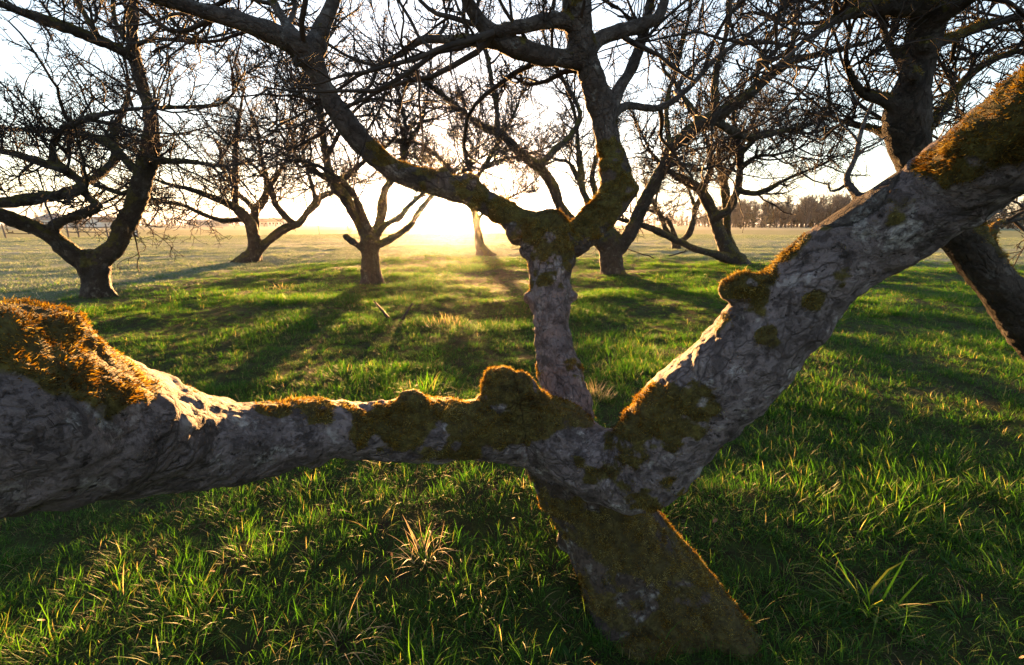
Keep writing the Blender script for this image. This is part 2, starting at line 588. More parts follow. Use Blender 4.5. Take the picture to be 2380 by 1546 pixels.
frost_src = [blades_mesh('frost_clump', 34, 0.16, 0.05, 0.14, 0.010, 1.3, M_FROST, 0.0, 1.0, 0.0, 400 + k, 3) for k in range(3)]

def sector_points(r0, r1, dens, half=math.radians(64)):
    area = half * (r1 * r1 - r0 * r0)
    n = int(area * dens)
    r = np.sqrt(rng.uniform(r0 * r0, r1 * r1, n))
    a = rng.uniform(-half, half, n)
    return np.stack((r * np.sin(a), r * np.cos(a)), -1)

gp = np.vstack((
    sector_points(0.15, 1.6, 360, math.pi * 0.6),
    sector_points(1.6, 4.0, 330),
    sector_points(4.0, 9.0, 170),
    sector_points(9.0, 21.0, 62),
))
d = np.hypot(gp[:, 0], gp[:, 1])
ef = edge_field(gp[:, 0], gp[:, 1])
p3 = np.stack((gp[:, 0], gp[:, 1], np.zeros(len(gp))), -1)
lush = fbm(p3 * 1.1, 3, 41)                  # where the clumps stand tall
patch = fbm(p3 * 1.6 + 50, 3, 57)            # bare soil shows where this is low
keep = (rng.uniform(0, 1, len(gp)) > ef * 0.96) & ((patch > -0.42) | (rng.uniform(0, 1, len(gp)) < 0.7))
gp, d, ef, lush, patch = gp[keep], d[keep], ef[keep], lush[keep], patch[keep]
n = len(gp)
u = rng.uniform(0, 1, n)
pick = np.where(u < 0.52 - 0.5 * lush, rng.integers(0, 4, n), rng.integers(4, 8, n))
pick = np.where(rng.uniform(0, 1, n) < 0.13, rng.integers(8, 10, n), pick)
uu = rng.uniform(0, 1, n)
pick = np.where(uu < 0.06, rng.integers(10, 12, n), pick)
pick = np.where(uu > 0.965, rng.integers(12, 14, n), pick)
s = (0.85 + (0.5 + 0.35 * sstep(3, 8, d)) * np.clip(lush, -0.5, 0.8)) * rng.uniform(0.75, 1.25, n) * (1 + 0.25 * sstep(4, 14, d))
sz = s * (1.0 - 0.35 * ef) * (1 - 0.18 * sstep(5, 14, d))
gz = ground_h(gp[:, 0], gp[:, 1])
g_pts = np.stack((gp[:, 0], gp[:, 1], gz), -1)
o = gn_scatter('grass', g_pts, np.stack((s, s, sz), -1), rng.uniform(0, 6.283, n), rng.normal(0, 0.12, (n, 2)), pick, grass_src)
o['label'] = 'green meadow grass covering the ground under the orchard trees'
o['category'] = 'grass'

fp = np.vstack((sector_points(9, 28, 30), sector_points(28, 62, 8)))
ef = edge_field(fp[:, 0], fp[:, 1])
fp = fp[rng.uniform(0, 1, len(fp)) < ef]
n = len(fp)
d = np.hypot(fp[:, 0], fp[:, 1])
s = rng.uniform(0.7, 1.3, n) * (1 + 0.5 * sstep(25, 60, d))
o = gn_scatter('frosted_grass', np.stack((fp[:, 0], fp[:, 1], ground_h(fp[:, 0], fp[:, 1])), -1), np.stack((s, s, s * 0.75), -1),
               rng.uniform(0, 6.283, n), rng.normal(0, 0.1, (n, 2)), rng.integers(0, 3, n), frost_src)
o['label'] = 'pale frosted grass of the open field beyond the orchard'
o['category'] = 'grass'

def leaf_mesh(name, seed):
    r = np.random.default_rng(seed)
    t = np.linspace(0, 1, 6)
    w = 0.5 * np.sin(t * math.pi) ** 0.8 * 0.55
    z = 0.25 * (t - 0.5) ** 2 * r.uniform(0.5, 2)
    curl = r.uniform(0.2, 0.6)
    A = np.stack((t - 0.5, -w, z + curl * w), -1)
    C = np.stack((t - 0.5, np.zeros(6), z), -1)
    B = np.stack((t - 0.5, w, z + curl * 0.6 * w), -1)
    V = np.vstack((A, C, B)) * 0.05
    q = np.array([[k, k + 1, 6 + k + 1, 6 + k] for k in range(5)] + [[6 + k, 7 + k, 13 + k, 12 + k] for k in range(5)])
    me = mesh_arrays(name, V, q, True, [M_LEAF])
    attr(me, 'tint', 'FLOAT', np.full(len(V), r.uniform(0.0, 1.0)))
    return me
lp = np.vstack((sector_points(0.7, 3.0, 4), sector_points(3.0, 8.0, 1.2)))
n = len(lp)
sc = rng.uniform(0.3, 0.65, n)
o = gn_scatter('leaf_litter', np.stack((lp[:, 0], lp[:, 1], ground_h(lp[:, 0], lp[:, 1]) + rng.uniform(0.02, 0.05, n)), -1), np.stack((sc, sc, sc), -1),
               rng.uniform(0, 6.283, n), rng.normal(0, 0.5, (n, 2)), rng.integers(0, 4, n), [leaf_mesh('dead_leaf', 500 + k) for k in range(4)])
o['label'] = 'dead brown leaves scattered in the meadow grass'
o['category'] = 'leaves'

# ------------------------------------------------------------------ trees
def limb3(pts, Y0, Y1, T=(0, 0, 1)):
    """traced limb -> (n, 4): pts are (x, y, width) in photo units after the crop transform T=(ox, oy, k)"""
    ox, oy, k = T
    n = len(pts)
    xy = np.array([(p[0] * k + ox, p[1] * k + oy, p[2] * k) for p in pts], dtype=float)
    seg = np.concatenate(([0], np.cumsum(np.hypot(np.diff(xy[:, 0]), np.diff(xy[:, 1])))))
    f = seg / seg[-1]
    out = []
    for i in range(n):
        Y = Y0 + (Y1 - Y0) * f[i] if len(pts[i]) < 4 else pts[i][3]
        c = P(xy[i, 0], xy[i, 1], Y)
        out.append((c[0], c[1], c[2], 0.5 * xy[i, 2] * DEP(xy[i, 1], Y) / F))
    return np.array(out)

def grow(parents, rad_p, m, length, n, r0, r1, wander, up, spread, tmin=0.15, wr=None, min_r=0.0):
    """children of a batch of curves: parents (N, k, 3)"""
    N, k, _ = parents.shape
    tot = N * m
    pi = np.repeat(np.arange(N), m)
    t = wr.uniform(tmin, 1.0, tot)
    fi = t * (k - 1)
    i0 = np.minimum(fi.astype(int), k - 2)
    f = (fi - i0)[:, None]
    a, b = parents[pi, i0], parents[pi, i0 + 1]
    st = a * (1 - f) + b * f
    tg = norm(b - a)
    rp = norm(wr.normal(0, 1, (tot, 3)))
    rp = norm(rp - tg * np.sum(rp * tg, -1, keepdims=True))
    dr = norm(tg * spread[0] + rp * spread[1] + np.array((0, 0, spread[2])))
    L = length[0] + (length[1] - length[0]) * wr.uniform(0, 1, tot) ** 1.6
    L = L * (1.15 - 0.5 * t)
    cur = [st]
    dd = dr
    for i in range(n - 1):
        dd = norm(dd + wr.normal(0, wander, (tot, 3)) + np.array((0, 0, up)))
        cur.append(cur[-1] + dd * (L / (n - 1))[:, None])
    c = np.stack(cur, 1)
    rr = np.linspace(r0, r1, n)[None, :] * wr.uniform(0.7, 1.2, (tot, 1)) * np.sqrt(L / np.mean(L))[:, None]
    return c, rr

def along_limbs(limbs, spacing, wr, start=0.3, rmax=0.12):
    """random points with tangents and radii along limb polylines"""
    S, Tn, R = [], [], []
    for li, (c, s0) in enumerate(limbs):
        seg = np.linalg.norm(np.diff(c[:, :3], axis=0), axis=1)
        cum = np.concatenate(([0], np.cumsum(seg)))
        n = max(1, int(cum[-1] * (1 - s0) / spacing))
        u = wr.uniform(s0, 1, n) * cum[-1]
        i = np.clip(np.searchsorted(cum, u) - 1, 0, len(seg) - 1)
        f = ((u - cum[i]) / seg[i])[:, None]
        q = c[i] * (1 - f) + c[i + 1] * f
        S.append(q[:, :3]); R.append(q[:, 3]); Tn.append(norm(c[i + 1, :3] - c[i, :3]))
    return np.vstack(S), np.vstack(Tn), np.concatenate(R)

def crown_mesh(name, limbs, seed, spacing=0.16, L1=(0.5, 1.5), m2=7, L2=(0.25, 0.8), m3=6, L3=(0.05, 0.32), r=(0.016, 0.007, 0.0036), up=0.06, w=0.22, tip=True, m4=0):
    wr = np.random.default_rng(seed)
    S, Tn, R = along_limbs(limbs, spacing, wr)
    tot = len(S)
    rp = norm(wr.normal(0, 1, (tot, 3)))
    rp = norm(rp - Tn * np.sum(rp * Tn, -1, keepdims=True))
    dr = norm(Tn * 0.55 + rp * 1.0 + np.array((0, 0, 0.25)))
    L = (L1[0] + (L1[1] - L1[0]) * wr.uniform(0, 1, tot) ** 1.4)
    n1 = 11
    cur, dd = [S], dr
    for i in range(n1 - 1):
        dd = norm(dd + wr.normal(0, w, (tot, 3)) + np.array((0, 0, up)))
        cur.append(cur[-1] + dd * (L / (n1 - 1))[:, None])
    c1 = np.stack(cur, 1)
    rr1 = np.minimum(r[0] * wr.uniform(0.55, 1.5, tot), R * 0.75)[:, None] * np.linspace(1, 0.42, n1)[None, :]
    if tip:                           # each limb also runs out into a few long shoots
        ends = np.array([c[-1, :3] for c, _ in limbs])
        tg = norm(np.array([c[-1, :3] - c[-2, :3] for c, _ in limbs]))
        rad_e = np.array([c[-1, 3] for c, _ in limbs])
        k = 3
        e = np.repeat(ends, k, 0)
        dd = norm(np.repeat(tg, k, 0) + wr.normal(0, 0.38, (len(e), 3)))
        Le = wr.uniform(0.8, 1.6, len(e)) * L1[1] * 0.75
        cur = [e]
        for i in range(n1 - 1):
            dd = norm(dd + wr.normal(0, w * 0.9, (len(e), 3)) + np.array((0, 0, up)))
            cur.append(cur[-1] + dd * (Le / (n1 - 1))[:, None])
        ce = np.stack(cur, 1)
        re = np.minimum(np.repeat(rad_e, k) * 0.8, 0.03)[:, None] * np.linspace(1, 0.22, n1)[None, :]
        c1 = np.concatenate((c1, ce)); rr1 = np.concatenate((rr1, re))
    c2, rr2 = grow(c1, rr1, m2, L2, 7, r[1], r[1] * 0.5, w * 1.1, up, (0.6, 0.9, 0.2), 0.12, wr)
    c3, rr3 = grow(c2, rr2, m3, L3, 4, r[2], r[2] * 0.6, w * 1.25, up * 0.7, (0.5, 1.0, 0.15), 0.1, wr)
    c3b, rr3b = grow(c1, rr1, m2, L3, 4, r[2] * 1.3, r[2] * 0.8, w, up, (0.4, 1.0, 0.1), 0.05, wr)
    lots = [(c1, rr1, 5), (c2, rr2, 3), (c3, rr3, 3), (c3b, rr3b, 3)]
    if m4:
        lots.append((*grow(c3, rr3, m4, (0.015, 0.055), 3, r[2] * 1.1, r[2] * 0.95, w, 0, (0.5, 1.0, 0.1), 0.2, wr), 3))
    V, Q, off = [], [], 0
    for c, rr, sd in lots:
        v, q = tubes(c, rr, sd)
        V.append(v); Q.append(q + off); off += len(v)
    return mesh_arrays(name, np.vstack(V), np.vstack(Q), True, [M_TWIG])

def smooth_verts(v, e, it, lam=0.5):
    n = len(v)
    deg = np.bincount(e.ravel(), minlength=n)[:, None]
    for _ in range(it):
        s = np.zeros_like(v)
        for k in range(3):
            s[:, k] = np.bincount(e[:, 0], v[e[:, 1], k], n) + np.bincount(e[:, 1], v[e[:, 0], k], n)
        v = v + lam * (s / np.maximum(deg, 1) - v)
    return v

def vert_normals(v, q):
    fn = np.cross(v[q[:, 2]] - v[q[:, 0]], v[q[:, 3]] - v[q[:, 1]])
    n = np.zeros_like(v)
    for k in range(4):
        for a in range(3):
            n[:, a] += np.bincount(q[:, k], fn[:, a], len(v))
    return norm(n)

def build_wood(root, limbs, names, voxel, mat0, moss_fn, disp, lumps=(), smooth_it=4, seed=1, stretch=0.6):
    """union of the limb tubes as one continuous surface, cut into one mesh for each limb"""
    V, Qs, Cs, off = [], [], [], 0
    curves, solid = [], []
    for c in limbs:
        cc = catmull(c, max(voxel * 1.5, 0.012))
        curves.append(cc)
        keep = cc[:, 3] > voxel * 1.25
        if keep.sum() < 4 or cc[0, 3] < voxel * 1.6:
            continue
        solid.append(len(curves) - 1)
        last = np.max(np.nonzero(keep)[0]) + 1
        v, q, caps = closed_tube(cc[:max(last, 4)], 20)
        V.append(v); Qs.append(q + off); Cs += [cp + off for cp in caps]; off += len(v)
    for (ctr, r, sq) in lumps:
        th = np.linspace(0.12, math.pi - 0.12, 9)
        sp = np.array([[ctr[0], ctr[1], ctr[2] + r * sq * math.cos(t), r * math.sin(t)] for t in th])
        v, q = tubes(sp[None, :, :3], sp[None, :, 3], 16)
        V.append(v); Qs.append(q + off)
        Cs += [(np.arange(16) + off)[::-1][None, :], (np.arange(16) + 8 * 16 + off)[None, :]]
        off += len(v)
    me = mesh_arrays('tmp', np.vstack(V), [np.vstack(Qs)] + Cs)
    bm_obj = bpy.data.objects.new('tmp', me)
    COL.objects.link(bm_obj)
    md = bm_obj.modifiers.new('r', 'REMESH')
    md.mode = 'VOXEL'
    md.voxel_size = voxel
    dg = bpy.context.evaluated_depsgraph_get()
    dg.update()
    ev = bm_obj.evaluated_get(dg)
    em = ev.to_mesh()
    nv = len(em.vertices)
    v = np.empty(nv * 3, dtype=np.float32); em.vertices.foreach_get('co', v); v = v.reshape(-1, 3).astype(float)
    ne = len(em.edges)
    e = np.empty(ne * 2, dtype=np.int32); em.edges.foreach_get('vertices', e); e = e.reshape(-1, 2)
    q = np.empty(len(em.loops), dtype=np.int32); em.loops.foreach_get('vertex_index', q); q = q.reshape(-1, 4)
    ev.to_mesh_clear()
    bpy.data.objects.remove(bm_obj)
    bpy.data.meshes.remove(me)
    v = smooth_verts(v, e, smooth_it)
    # nearest limb axis sample
    ax = np.vstack([c for c in curves])
    lid = np.concatenate([np.full(len(c), k) for k, c in enumerate(curves)])
    cum = np.concatenate([np.concatenate(([0], np.cumsum(np.linalg.norm(np.diff(c[:, :3], axis=0), axis=1)))) for c in curves])
    fr = [frames(c[None, :, :3]) for c in curves]
    U = np.vstack([f[1][0] for f in fr]); W = np.vstack([f[2][0] for f in fr])
    kd = KDTree(len(ax))
    for k in range(len(ax)):
        if lid[k] in solid:
            kd.insert(ax[k, :3], k)
    kd.balance()
    near = np.empty(nv, dtype=np.int64)
    for k in range(nv):
        best, bi = 1e9, 0
        for (_, i, dist) in kd.find_n(v[k], 3):
            s = dist - ax[i, 3]
            if s < best:
                best, bi = s, i
        near[k] = bi
    rel = v - ax[near, :3]
    TG = np.vstack([f[0][0] for f in fr])
    s_al = cum[near] + np.sum(rel * TG[near], -1)
    bark = np.stack((s_al * stretch + lid[near] * 3.1, np.sum(rel * U[near], -1), np.sum(rel * W[near], -1)), -1)
    nrm = vert_normals(v, q)
    r_here = ax[near, 3]
    moss = moss_fn(v, nrm, lid[near], r_here)
    dsp = np.minimum(1.0, r_here / 0.06) * (
        disp[0] * fbm(v * disp[1], 2, seed) + disp[2] * fbm(v * disp[3], 3, seed + 9)
        + disp[4] * (np.abs(fbm(bark * disp[5], 2, seed + 21)) ** 0.6 - 0.45) * (1 - 0.7 * moss))
    dsp = dsp + disp[6] * moss * (0.6 + 0.8 * fbm(v * 26, 2, seed + 40) + 0.55 * fbm(v * 75, 2, seed + 41))
    v2 = v + nrm * dsp[:, None]
    tk = (lid[near] == 0)
    ang = np.arctan2(rel[:, 1], rel[:, 0])
    fl = np.where(tk, np.exp(-np.maximum(v[:, 2], 0) / (0.55 * r_here + 1e-6)) * np.minimum(1, r_here * 8), 0) * r_here
    lobes = (0.15 if voxel < 0.008 else 0.12) + 0.26 * np.clip(np.sin(ang * 3 + seed) + 0.6 * np.sin(ang * 5 + 2 * seed), -0.5, 1.4)
    hor = nrm * np.array((1, 1, 0.0))
    v2 = v2 + hor * (fl * lobes)[:, None]
    nrm = vert_normals(v2, q)
    flid = lid[near[q[:, 0]]]
    parts = []
    for k in range(len(limbs)):
        fk = q[flid == k]
        cc = curves[k]
        core = cc.copy()
        core[:, 3] *= 0.86
        tv, tq, tc = closed_tube(core[:: max(1, int(0.03 / max(voxel, 0.012)))] if len(core) > 8 else core, 8)
        if len(fk):
            used, inv = np.unique(fk, return_inverse=True)
            fk = inv.reshape(-1, 4)
            pv, pb, pm, pn = v2[used], bark[used], moss[used], nrm[used]
        else:
            fk = np.zeros((0, 4), dtype=np.int64)
            pv, pb, pm, pn = np.zeros((0, 3)), np.zeros((0, 3)), np.zeros(0), np.zeros((0, 3))
        nb = len(pv)
        allv = np.vstack((pv, tv))
        mat = mat0[k] if isinstance(mat0, list) else mat0
        m = mesh_arrays(names[k], allv, [fk, tq + nb] + [c + nb for c in tc], True, [mat])
        ctr = core[len(core) // 2, :3]
        attr(m, 'bark', 'FLOAT_VECTOR', np.vstack((pb, (tv - ctr) * np.array((1, 1, 0.4)))))
        attr(m, 'moss', 'FLOAT', np.concatenate((pm, np.zeros(len(tv)))))
        parts.append(link(names[k], m, root))
    return parts, curves, (v2, nrm, moss, q)

def moss_strands(name, root, wood, density, L, W, seed, spread=0.6, short=lambda p: 1.0):
    """short dense fur in tufts plus a thinner layer of longer, paler strands"""
    v, nrm, moss, q = wood
    wr = np.random.default_rng(seed)
    a, b, c, dd = (v[q[:, k]] for k in range(4))
    area = np.linalg.norm(np.cross(c - a, dd - b), axis=1) * 0.5
    mf = moss[q].mean(1)
    ctr = (a + c) * 0.5
    clump = fbm(ctr * 24, 2, 88)
    VV, TT, F4, F3, off0 = [], [], [], [], 0
    for (dens, Lk, Wk, lift, tone0) in ((density, L, W, 0.0, 0.0), (density * 0.10, L * 1.7, W * 0.7, 0.1, 0.25)):
        ex = area * dens * np.clip(mf * 1.25 - 0.12, 0, 1) ** 1.4 * np.clip(0.85 + 1.1 * clump, 0.15, 2)
        cnt = np.floor(ex + wr.uniform(0, 1, len(ex))).astype(int)
        fi = np.repeat(np.arange(len(q)), cnt)
        n = len(fi)
        s, t = wr.uniform(0, 1, (n, 1)), wr.uniform(0, 1, (n, 1))
        base = (a[fi] * (1 - s) + b[fi] * s) * (1 - t) + (dd[fi] * (1 - s) + c[fi] * s) * t
        nn = norm(nrm[q[fi, 0]])
        tuft = np.stack([fbm(base * 48, 2, 70 + k) for k in range(3)], -1)
        dr = norm(nn * (0.8 + lift) + tuft * spread * 1.5 + wr.normal(0, spread * 0.5, (n, 3)) + np.array((0, 0, -0.15)))
        ln = Lk * wr.uniform(0.45, 1.3, n) * (0.8 + 0.9 * clump[fi]) * (0.5 + 0.6 * mf[fi])
        ln = np.maximum(ln, Lk * 0.25) * short(base)
        sd = norm(np.cross(dr, wr.normal(0, 1, (n, 3)))) * (Wk * wr.uniform(0.6, 1.3, n))[:, None]
        mid = base + dr * (ln * 0.55)[:, None]
        tip = mid + norm(dr + wr.normal(0, 0.45, (n, 3)) + np.array((0, 0, -0.2))) * (ln * 0.45)[:, None]
        base = base - nn * 0.002
        VV.append(np.stack((base - sd * 0.5, base + sd * 0.5, mid + sd * 0.5, mid - sd * 0.5, tip), 1).reshape(-1, 3))
        off = (np.arange(n) * 5)[:, None] + off0
        F4.append(np.array([[0, 1, 2, 3]]) + off)
        F3.append(np.array([[3, 2, 4]]) + off)
        off0 += n * 5
        tone = np.clip(0.40 + tone0 + 0.5 * fbm(base * 7, 3, 99) + 0.45 * fbm(base * 42, 2, 98) + wr.normal(0, 0.17, n), 0, 1)
        TT.append(np.repeat(tone, 5))
    me = mesh_arrays(name, np.vstack(VV), [np.vstack(F4), np.vstack(F3)], True, [M_MOSS])
    attr(me, 'tint', 'FLOAT', np.concatenate(TT))
    return link(name, me, root, kind='stuff')

R1 = (0.0, 0.0, 0.5)
R2 = (793.3, 0.0, 0.5)
R3 = (1586.7, 0.0, 0.5)
D1 = (0.0, 0.0, 1.0)

# ---- the mossy tree in the foreground
def L4(pts, T=D1):
    """traced limb with its own distance at every point: (x, y, width, Y)"""
    return limb3(pts, 0, 0, T)

hero_spec = [
    ('trunk', [(1600, 1545, 300, 1.22), (1556, 1455, 278, 1.255), (1518, 1382, 256, 1.305), (1458, 1290, 232, 1.36), (1402, 1190, 216, 1.42), (1342, 1100, 198, 1.47), (1300, 1040, 170, 1.49)]),
    ('limb', [(1310, 1030, 165, 1.44), (1230, 1005, 165, 1.41), (1150, 1003, 150, 1.36), (1060, 1002, 140, 1.30), (950, 996, 158, 1.22), (850, 1003, 132, 1.14), (750, 1002, 146, 1.06), (600, 1022, 178, 0.95), (450, 1020, 226, 0.84), (350, 1016, 264, 0.77), (230, 1000, 330, 0.69), (100, 985, 400, 0.61), (-30, 965, 470, 0.55), (-200, 930, 520, 0.51), (-420, 860, 520, 0.50)]),
    ('limb', [(1235, 985, 145, 1.40), (1310, 1020, 160, 1.34), (1390, 1072, 178, 1.27), (1480, 1080, 194, 1.22), (1560, 1005, 208, 1.19), (1632, 928, 212, 1.15), (1765, 795, 206, 1.10), (1868, 668, 182, 1.06), (1965, 592, 186, 1.02), (2055, 535, 190, 0.98), (2195, 440, 196, 0.92), (2350, 318, 214, 0.82), (2520, 200, 240, 0.74), (2760, 40, 265, 0.66)]),
    ('limb', [(1310, 1010, 150, 1.50), (1318, 945, 128, 1.56), (1302, 870, 104, 1.63), (1288, 790, 88, 1.70), (1279, 710, 94, 1.76), (1278, 640, 98, 1.81), (1270, 565, 118, 1.86)]),
    ('limb', [(1275, 570, 100, 1.86), (1215, 520, 70, 1.88), (1150, 482, 58, 1.90), (1080, 446, 58, 1.91), (1000, 424, 52, 1.92), (920, 398, 52, 1.91), (850, 345, 51, 1.89), (790, 265, 47, 1.86), (745, 185, 45, 1.82), (715, 125, 52, 1.78), (645, 85, 46, 1.72), (560, 52, 41, 1.66), (450, 20, 36, 1.58), (340, -15, 34, 1.48), (180, -70, 32, 1.36)]),
    ('limb', [(1275, 575, 100, 1.86), (1335, 560, 82, 1.90), (1390, 508, 74, 1.95), (1428, 458, 80, 1.98), (1428, 410, 72, 2.00), (1417, 335, 56, 2.02), (1396, 240, 58, 2.02), (1366, 150, 56, 2.00), (1345, 80, 62, 1.97), (1338, 0, 66, 1.94), (1330, -90, 62, 1.9)]),
    ('limb', [(720, 125, 46, 1.80), (742, 78, 36, 1.83), (775, 0, 32, 1.88), (800, -80, 28, 1.92)]),
    ('limb', [(705, 118, 34, 1.78), (665, 55, 24, 1.85), (630, -5, 20, 1.93), (600, -70, 17, 2.0)]),
    ('limb', [(1366, 140, 50, 2.00), (1300, 135, 42, 1.95), (1235, 124, 44, 1.90), (1160, 92, 38, 1.84), (1110, 42, 33, 1.80), (1080, -15, 30, 1.75), (1060, -90, 26, 1.7)]),
    ('limb', [(1160, 100, 28, 1.84), (1080, 95, 22, 1.90), (985, 93, 19, 1.98), (930, 125, 14, 2.05), (878, 153, 11, 2.1)]),
    ('limb', [(1350, 65, 44, 1.97), (1290, 48, 34, 1.90), (1220, 60, 28, 1.84), (1150, 75, 20, 1.80)]),
    ('limb', [(1360, 130, 44, 1.99), (1400, 88, 34, 2.03), (1480, 62, 32, 2.08), (1528, 42, 28, 2.11), (1545, 0, 22, 2.14), (1560, -60, 18, 2.2)]),
    ('limb', [(1412, 270, 34, 2.03), (1440, 205, 26, 2.10), (1472, 150, 26, 2.16), (1498, 70, 24, 2.22), (1512, 0, 22, 2.28), (1520, -70, 18, 2.3)]),
    ('limb', [(1418, 280, 22, 2.03), (1455, 247, 17, 2.12), (1535, 250, 16, 2.22), (1600, 205, 13, 2.32), (1660, 140, 12, 2.42), (1760, 65, 10, 2.55), (1830, 10, 8, 2.6)]),
    ('limb', [(2010, 478, 22, 0.99), (1985, 446, 19, 1.03), (1967, 415, 15, 1.06), (1987, 370, 13, 1.09), (2003, 300, 11, 1.12), (2030, 235, 9, 1.16)]),
    ('limb', [(1972, 425, 11, 1.06), (1950, 440, 8, 1.07), (1930, 444, 6, 1.08), (1926, 425, 4, 1.09)]),
    ('limb', [(1990, 365, 9, 1.09), (2010, 345, 7, 1.10), (2035, 335, 5, 1.12), (2060, 318, 4, 1.14)]),
    ('limb', [(1996, 330, 8, 1.10), (1975, 305, 6, 1.12), (1955, 290, 5, 1.14), (1945, 262, 3, 1.15)]),
]
hero_limbs = [L4(p) for _, p in hero_spec]
# both heavy limbs run on beyond the edges of the photograph
hero_limbs[1] = np.vstack((hero_limbs[1], [(-1.10, 0.50, 1.18, 0.12), (-1.50, 0.58, 1.42, 0.105), (-1.95, 0.62, 1.85, 0.085), (-2.3, 0.7, 2.5, 0.06)]))
hero_limbs[2] = np.vstack((hero_limbs[2], [(1.12, 0.58, 1.72, 0.068), (1.45, 0.52, 2.05, 0.060), (1.80, 0.55, 2.5, 0.048), (2.05, 0.6, 3.1, 0.032)]))
hero_names = [nm for nm, _ in hero_spec]
hero_root = thing('apple_tree', (hero_limbs[0][1, 0], hero_limbs[0][1, 1], 0.0), 'low gnarled apple tree with thick mossy trunk forking into three heavy limbs', 'tree')

def hb(x, y, Y, w, sq=1.0):
    return (P(x, y, Y), 0.5 * w * DEP(y, Y) / F, sq)
hero_lumps = [
    hb(1168, 925, 1.37, 112, 1.0), hb(1132, 955, 1.36, 90), hb(1162, 892, 1.37, 78), hb(1205, 915, 1.37, 92), hb(1225, 955, 1.36, 110, 0.9), hb(1275, 975, 1.35, 104, 0.8), hb(1320, 990, 1.34, 80), hb(1100, 965, 1.33, 80),
    hb(1208, 536, 1.87, 62), hb(1275, 548, 1.85, 112), hb(1240, 580, 1.83, 60), hb(1300, 596, 1.84, 84),
    hb(1440, 440, 1.98, 80), hb(1420, 392, 1.97, 58), hb(1092, 430, 1.90, 54), hb(1030, 410, 1.91, 34), hb(1200, 500, 1.88, 48),
    hb(1732, 672, 1.09, 98, 0.8), hb(1700, 676, 1.09, 66, 0.8), hb(960, 948, 1.20, 88), hb(880, 962, 1.15, 66),
    hb(200, 905, 0.66, 180, 0.8), hb(60, 835, 0.60, 265, 0.9), hb(130, 855, 0.62, 185, 0.8), hb(270, 945, 0.70, 120), hb(735, 1060, 1.05, 56),
    hb(705, 128, 1.79, 60), hb(735, 108, 1.80, 50),
    hb(1630, 1440, 1.33, 110, 0.8), hb(1440, 1400, 1.36, 90, 0.8), hb(1330, 1250, 1.40, 60), hb(1470, 1330, 1.22, 70), hb(1590, 1380, 1.24, 80), hb(1420, 1260, 1.30, 60), hb(1345, 120, 1.98, 66), hb(1850, 820, 1.06, 60), hb(1330, 690, 1.77, 26), hb(1232, 690, 1.77, 30),
]
# growth of moss: (x, y, Y, size in photo units, strength)
moss_spots = [
    (1500, 1290, 1.22, 330, 0.8), (1620, 1400, 1.18, 280, 0.85), (1420, 1210, 1.30, 200, 0.75), (1640, 1300, 1.30, 160, 0.9), (1300, 1120, 1.36, 120, 0.6),
    (1175, 880, 1.35, 110, 1.1), (1240, 930, 1.33, 90, 0.95), (1180, 980, 1.30, 110, 0.95), (1070, 985, 1.24, 115, 1.1), (960, 965, 1.14, 120, 1.05), (1000, 1040, 1.18, 100, 0.85), (880, 985, 1.08, 75, 0.85),
    (1330, 965, 1.33, 70, 0.85), (1460, 985, 1.17, 95, 1.15), (1545, 985, 1.11, 100, 1.0), (1620, 930, 1.08, 70, 0.8),
    (720, 932, 1.04, 66, 1.0), (650, 936, 0.97, 54, 0.9), (820, 946, 1.10, 50, 0.8),
    (150, 815, 0.59, 170, 1.1), (30, 740, 0.56, 190, 1.15), (270, 880, 0.67, 90, 1.0), (180, 920, 0.60, 70, 0.6),
    (1270, 545, 1.82, 100, 1.0), (1230, 520, 1.85, 60, 0.95), (1180, 485, 1.87, 60, 0.85), (1090, 420, 1.88, 80, 0.85), (1000, 392, 1.89, 70, 0.8), (900, 368, 1.89, 60, 0.7),
    (1262, 650, 1.78, 66, 0.8), (1235, 730, 1.74, 36, 0.7), (1240, 860, 1.64, 44, 0.85), (1345, 880, 1.60, 44, 0.85), (1335, 935, 1.56, 44, 0.7),
    (1340, 550, 1.88, 60, 0.85), (1395, 480, 1.93, 60, 0.85), (1430, 425, 1.95, 70, 0.95), (1412, 350, 1.98, 50, 0.85), (1418, 290, 1.98, 44, 0.6),
    (1705, 670, 1.05, 80, 1.1), (1775, 645, 1.06, 60, 1.05), (1840, 588, 1.04, 55, 0.95), (1675, 735, 1.10, 44, 0.85), (1600, 865, 1.13, 44, 0.7),
    (2000, 560, 0.92, 50, 0.95), (1890, 670, 0.97, 54, 0.9), (1960, 640, 0.95, 40, 0.8), (1790, 790, 1.0, 36, 0.75), (1920, 560, 1.0, 44, 0.8),
    (2200, 400, 0.85, 110, 1.4), (2320, 285, 0.77, 150, 1.5), (2100, 470, 0.90, 70, 1.1), (2420, 220, 0.73, 150, 1.4), (2270, 360, 0.80, 100, 1.3),
    (720, 105, 1.77, 60, 0.5), (740, 90, 1.80, 40, 0.6), (1345, 60, 1.93, 70, 0.5), (1500, 60, 2.05, 40, 0.5),
]
ms_c = np.array([P(a, b, c) for a, b, c, _, _ in moss_spots])
ms_r = np.array([s * DEP(b, c) / F for a, b, c, s, _ in moss_spots])
ms_w = np.array([w for *_, w in moss_spots])

def hero_moss(v, nrm, lid, r):
    m = np.zeros(len(v))
    for c, rr, w in zip(ms_c, ms_r, ms_w):
        dist = np.linalg.norm(v - c, axis=1) / rr
        m = np.maximum(m, w * (1 - sstep(0.25, 1.55, dist)))
    m = m + 0.95 * fbm(v * 8, 3, 61) + 0.65 * fbm(v * 26, 3, 62) + 0.30 * nrm[:, 2] - 0.16
    return sstep(0.22, 0.95, m)

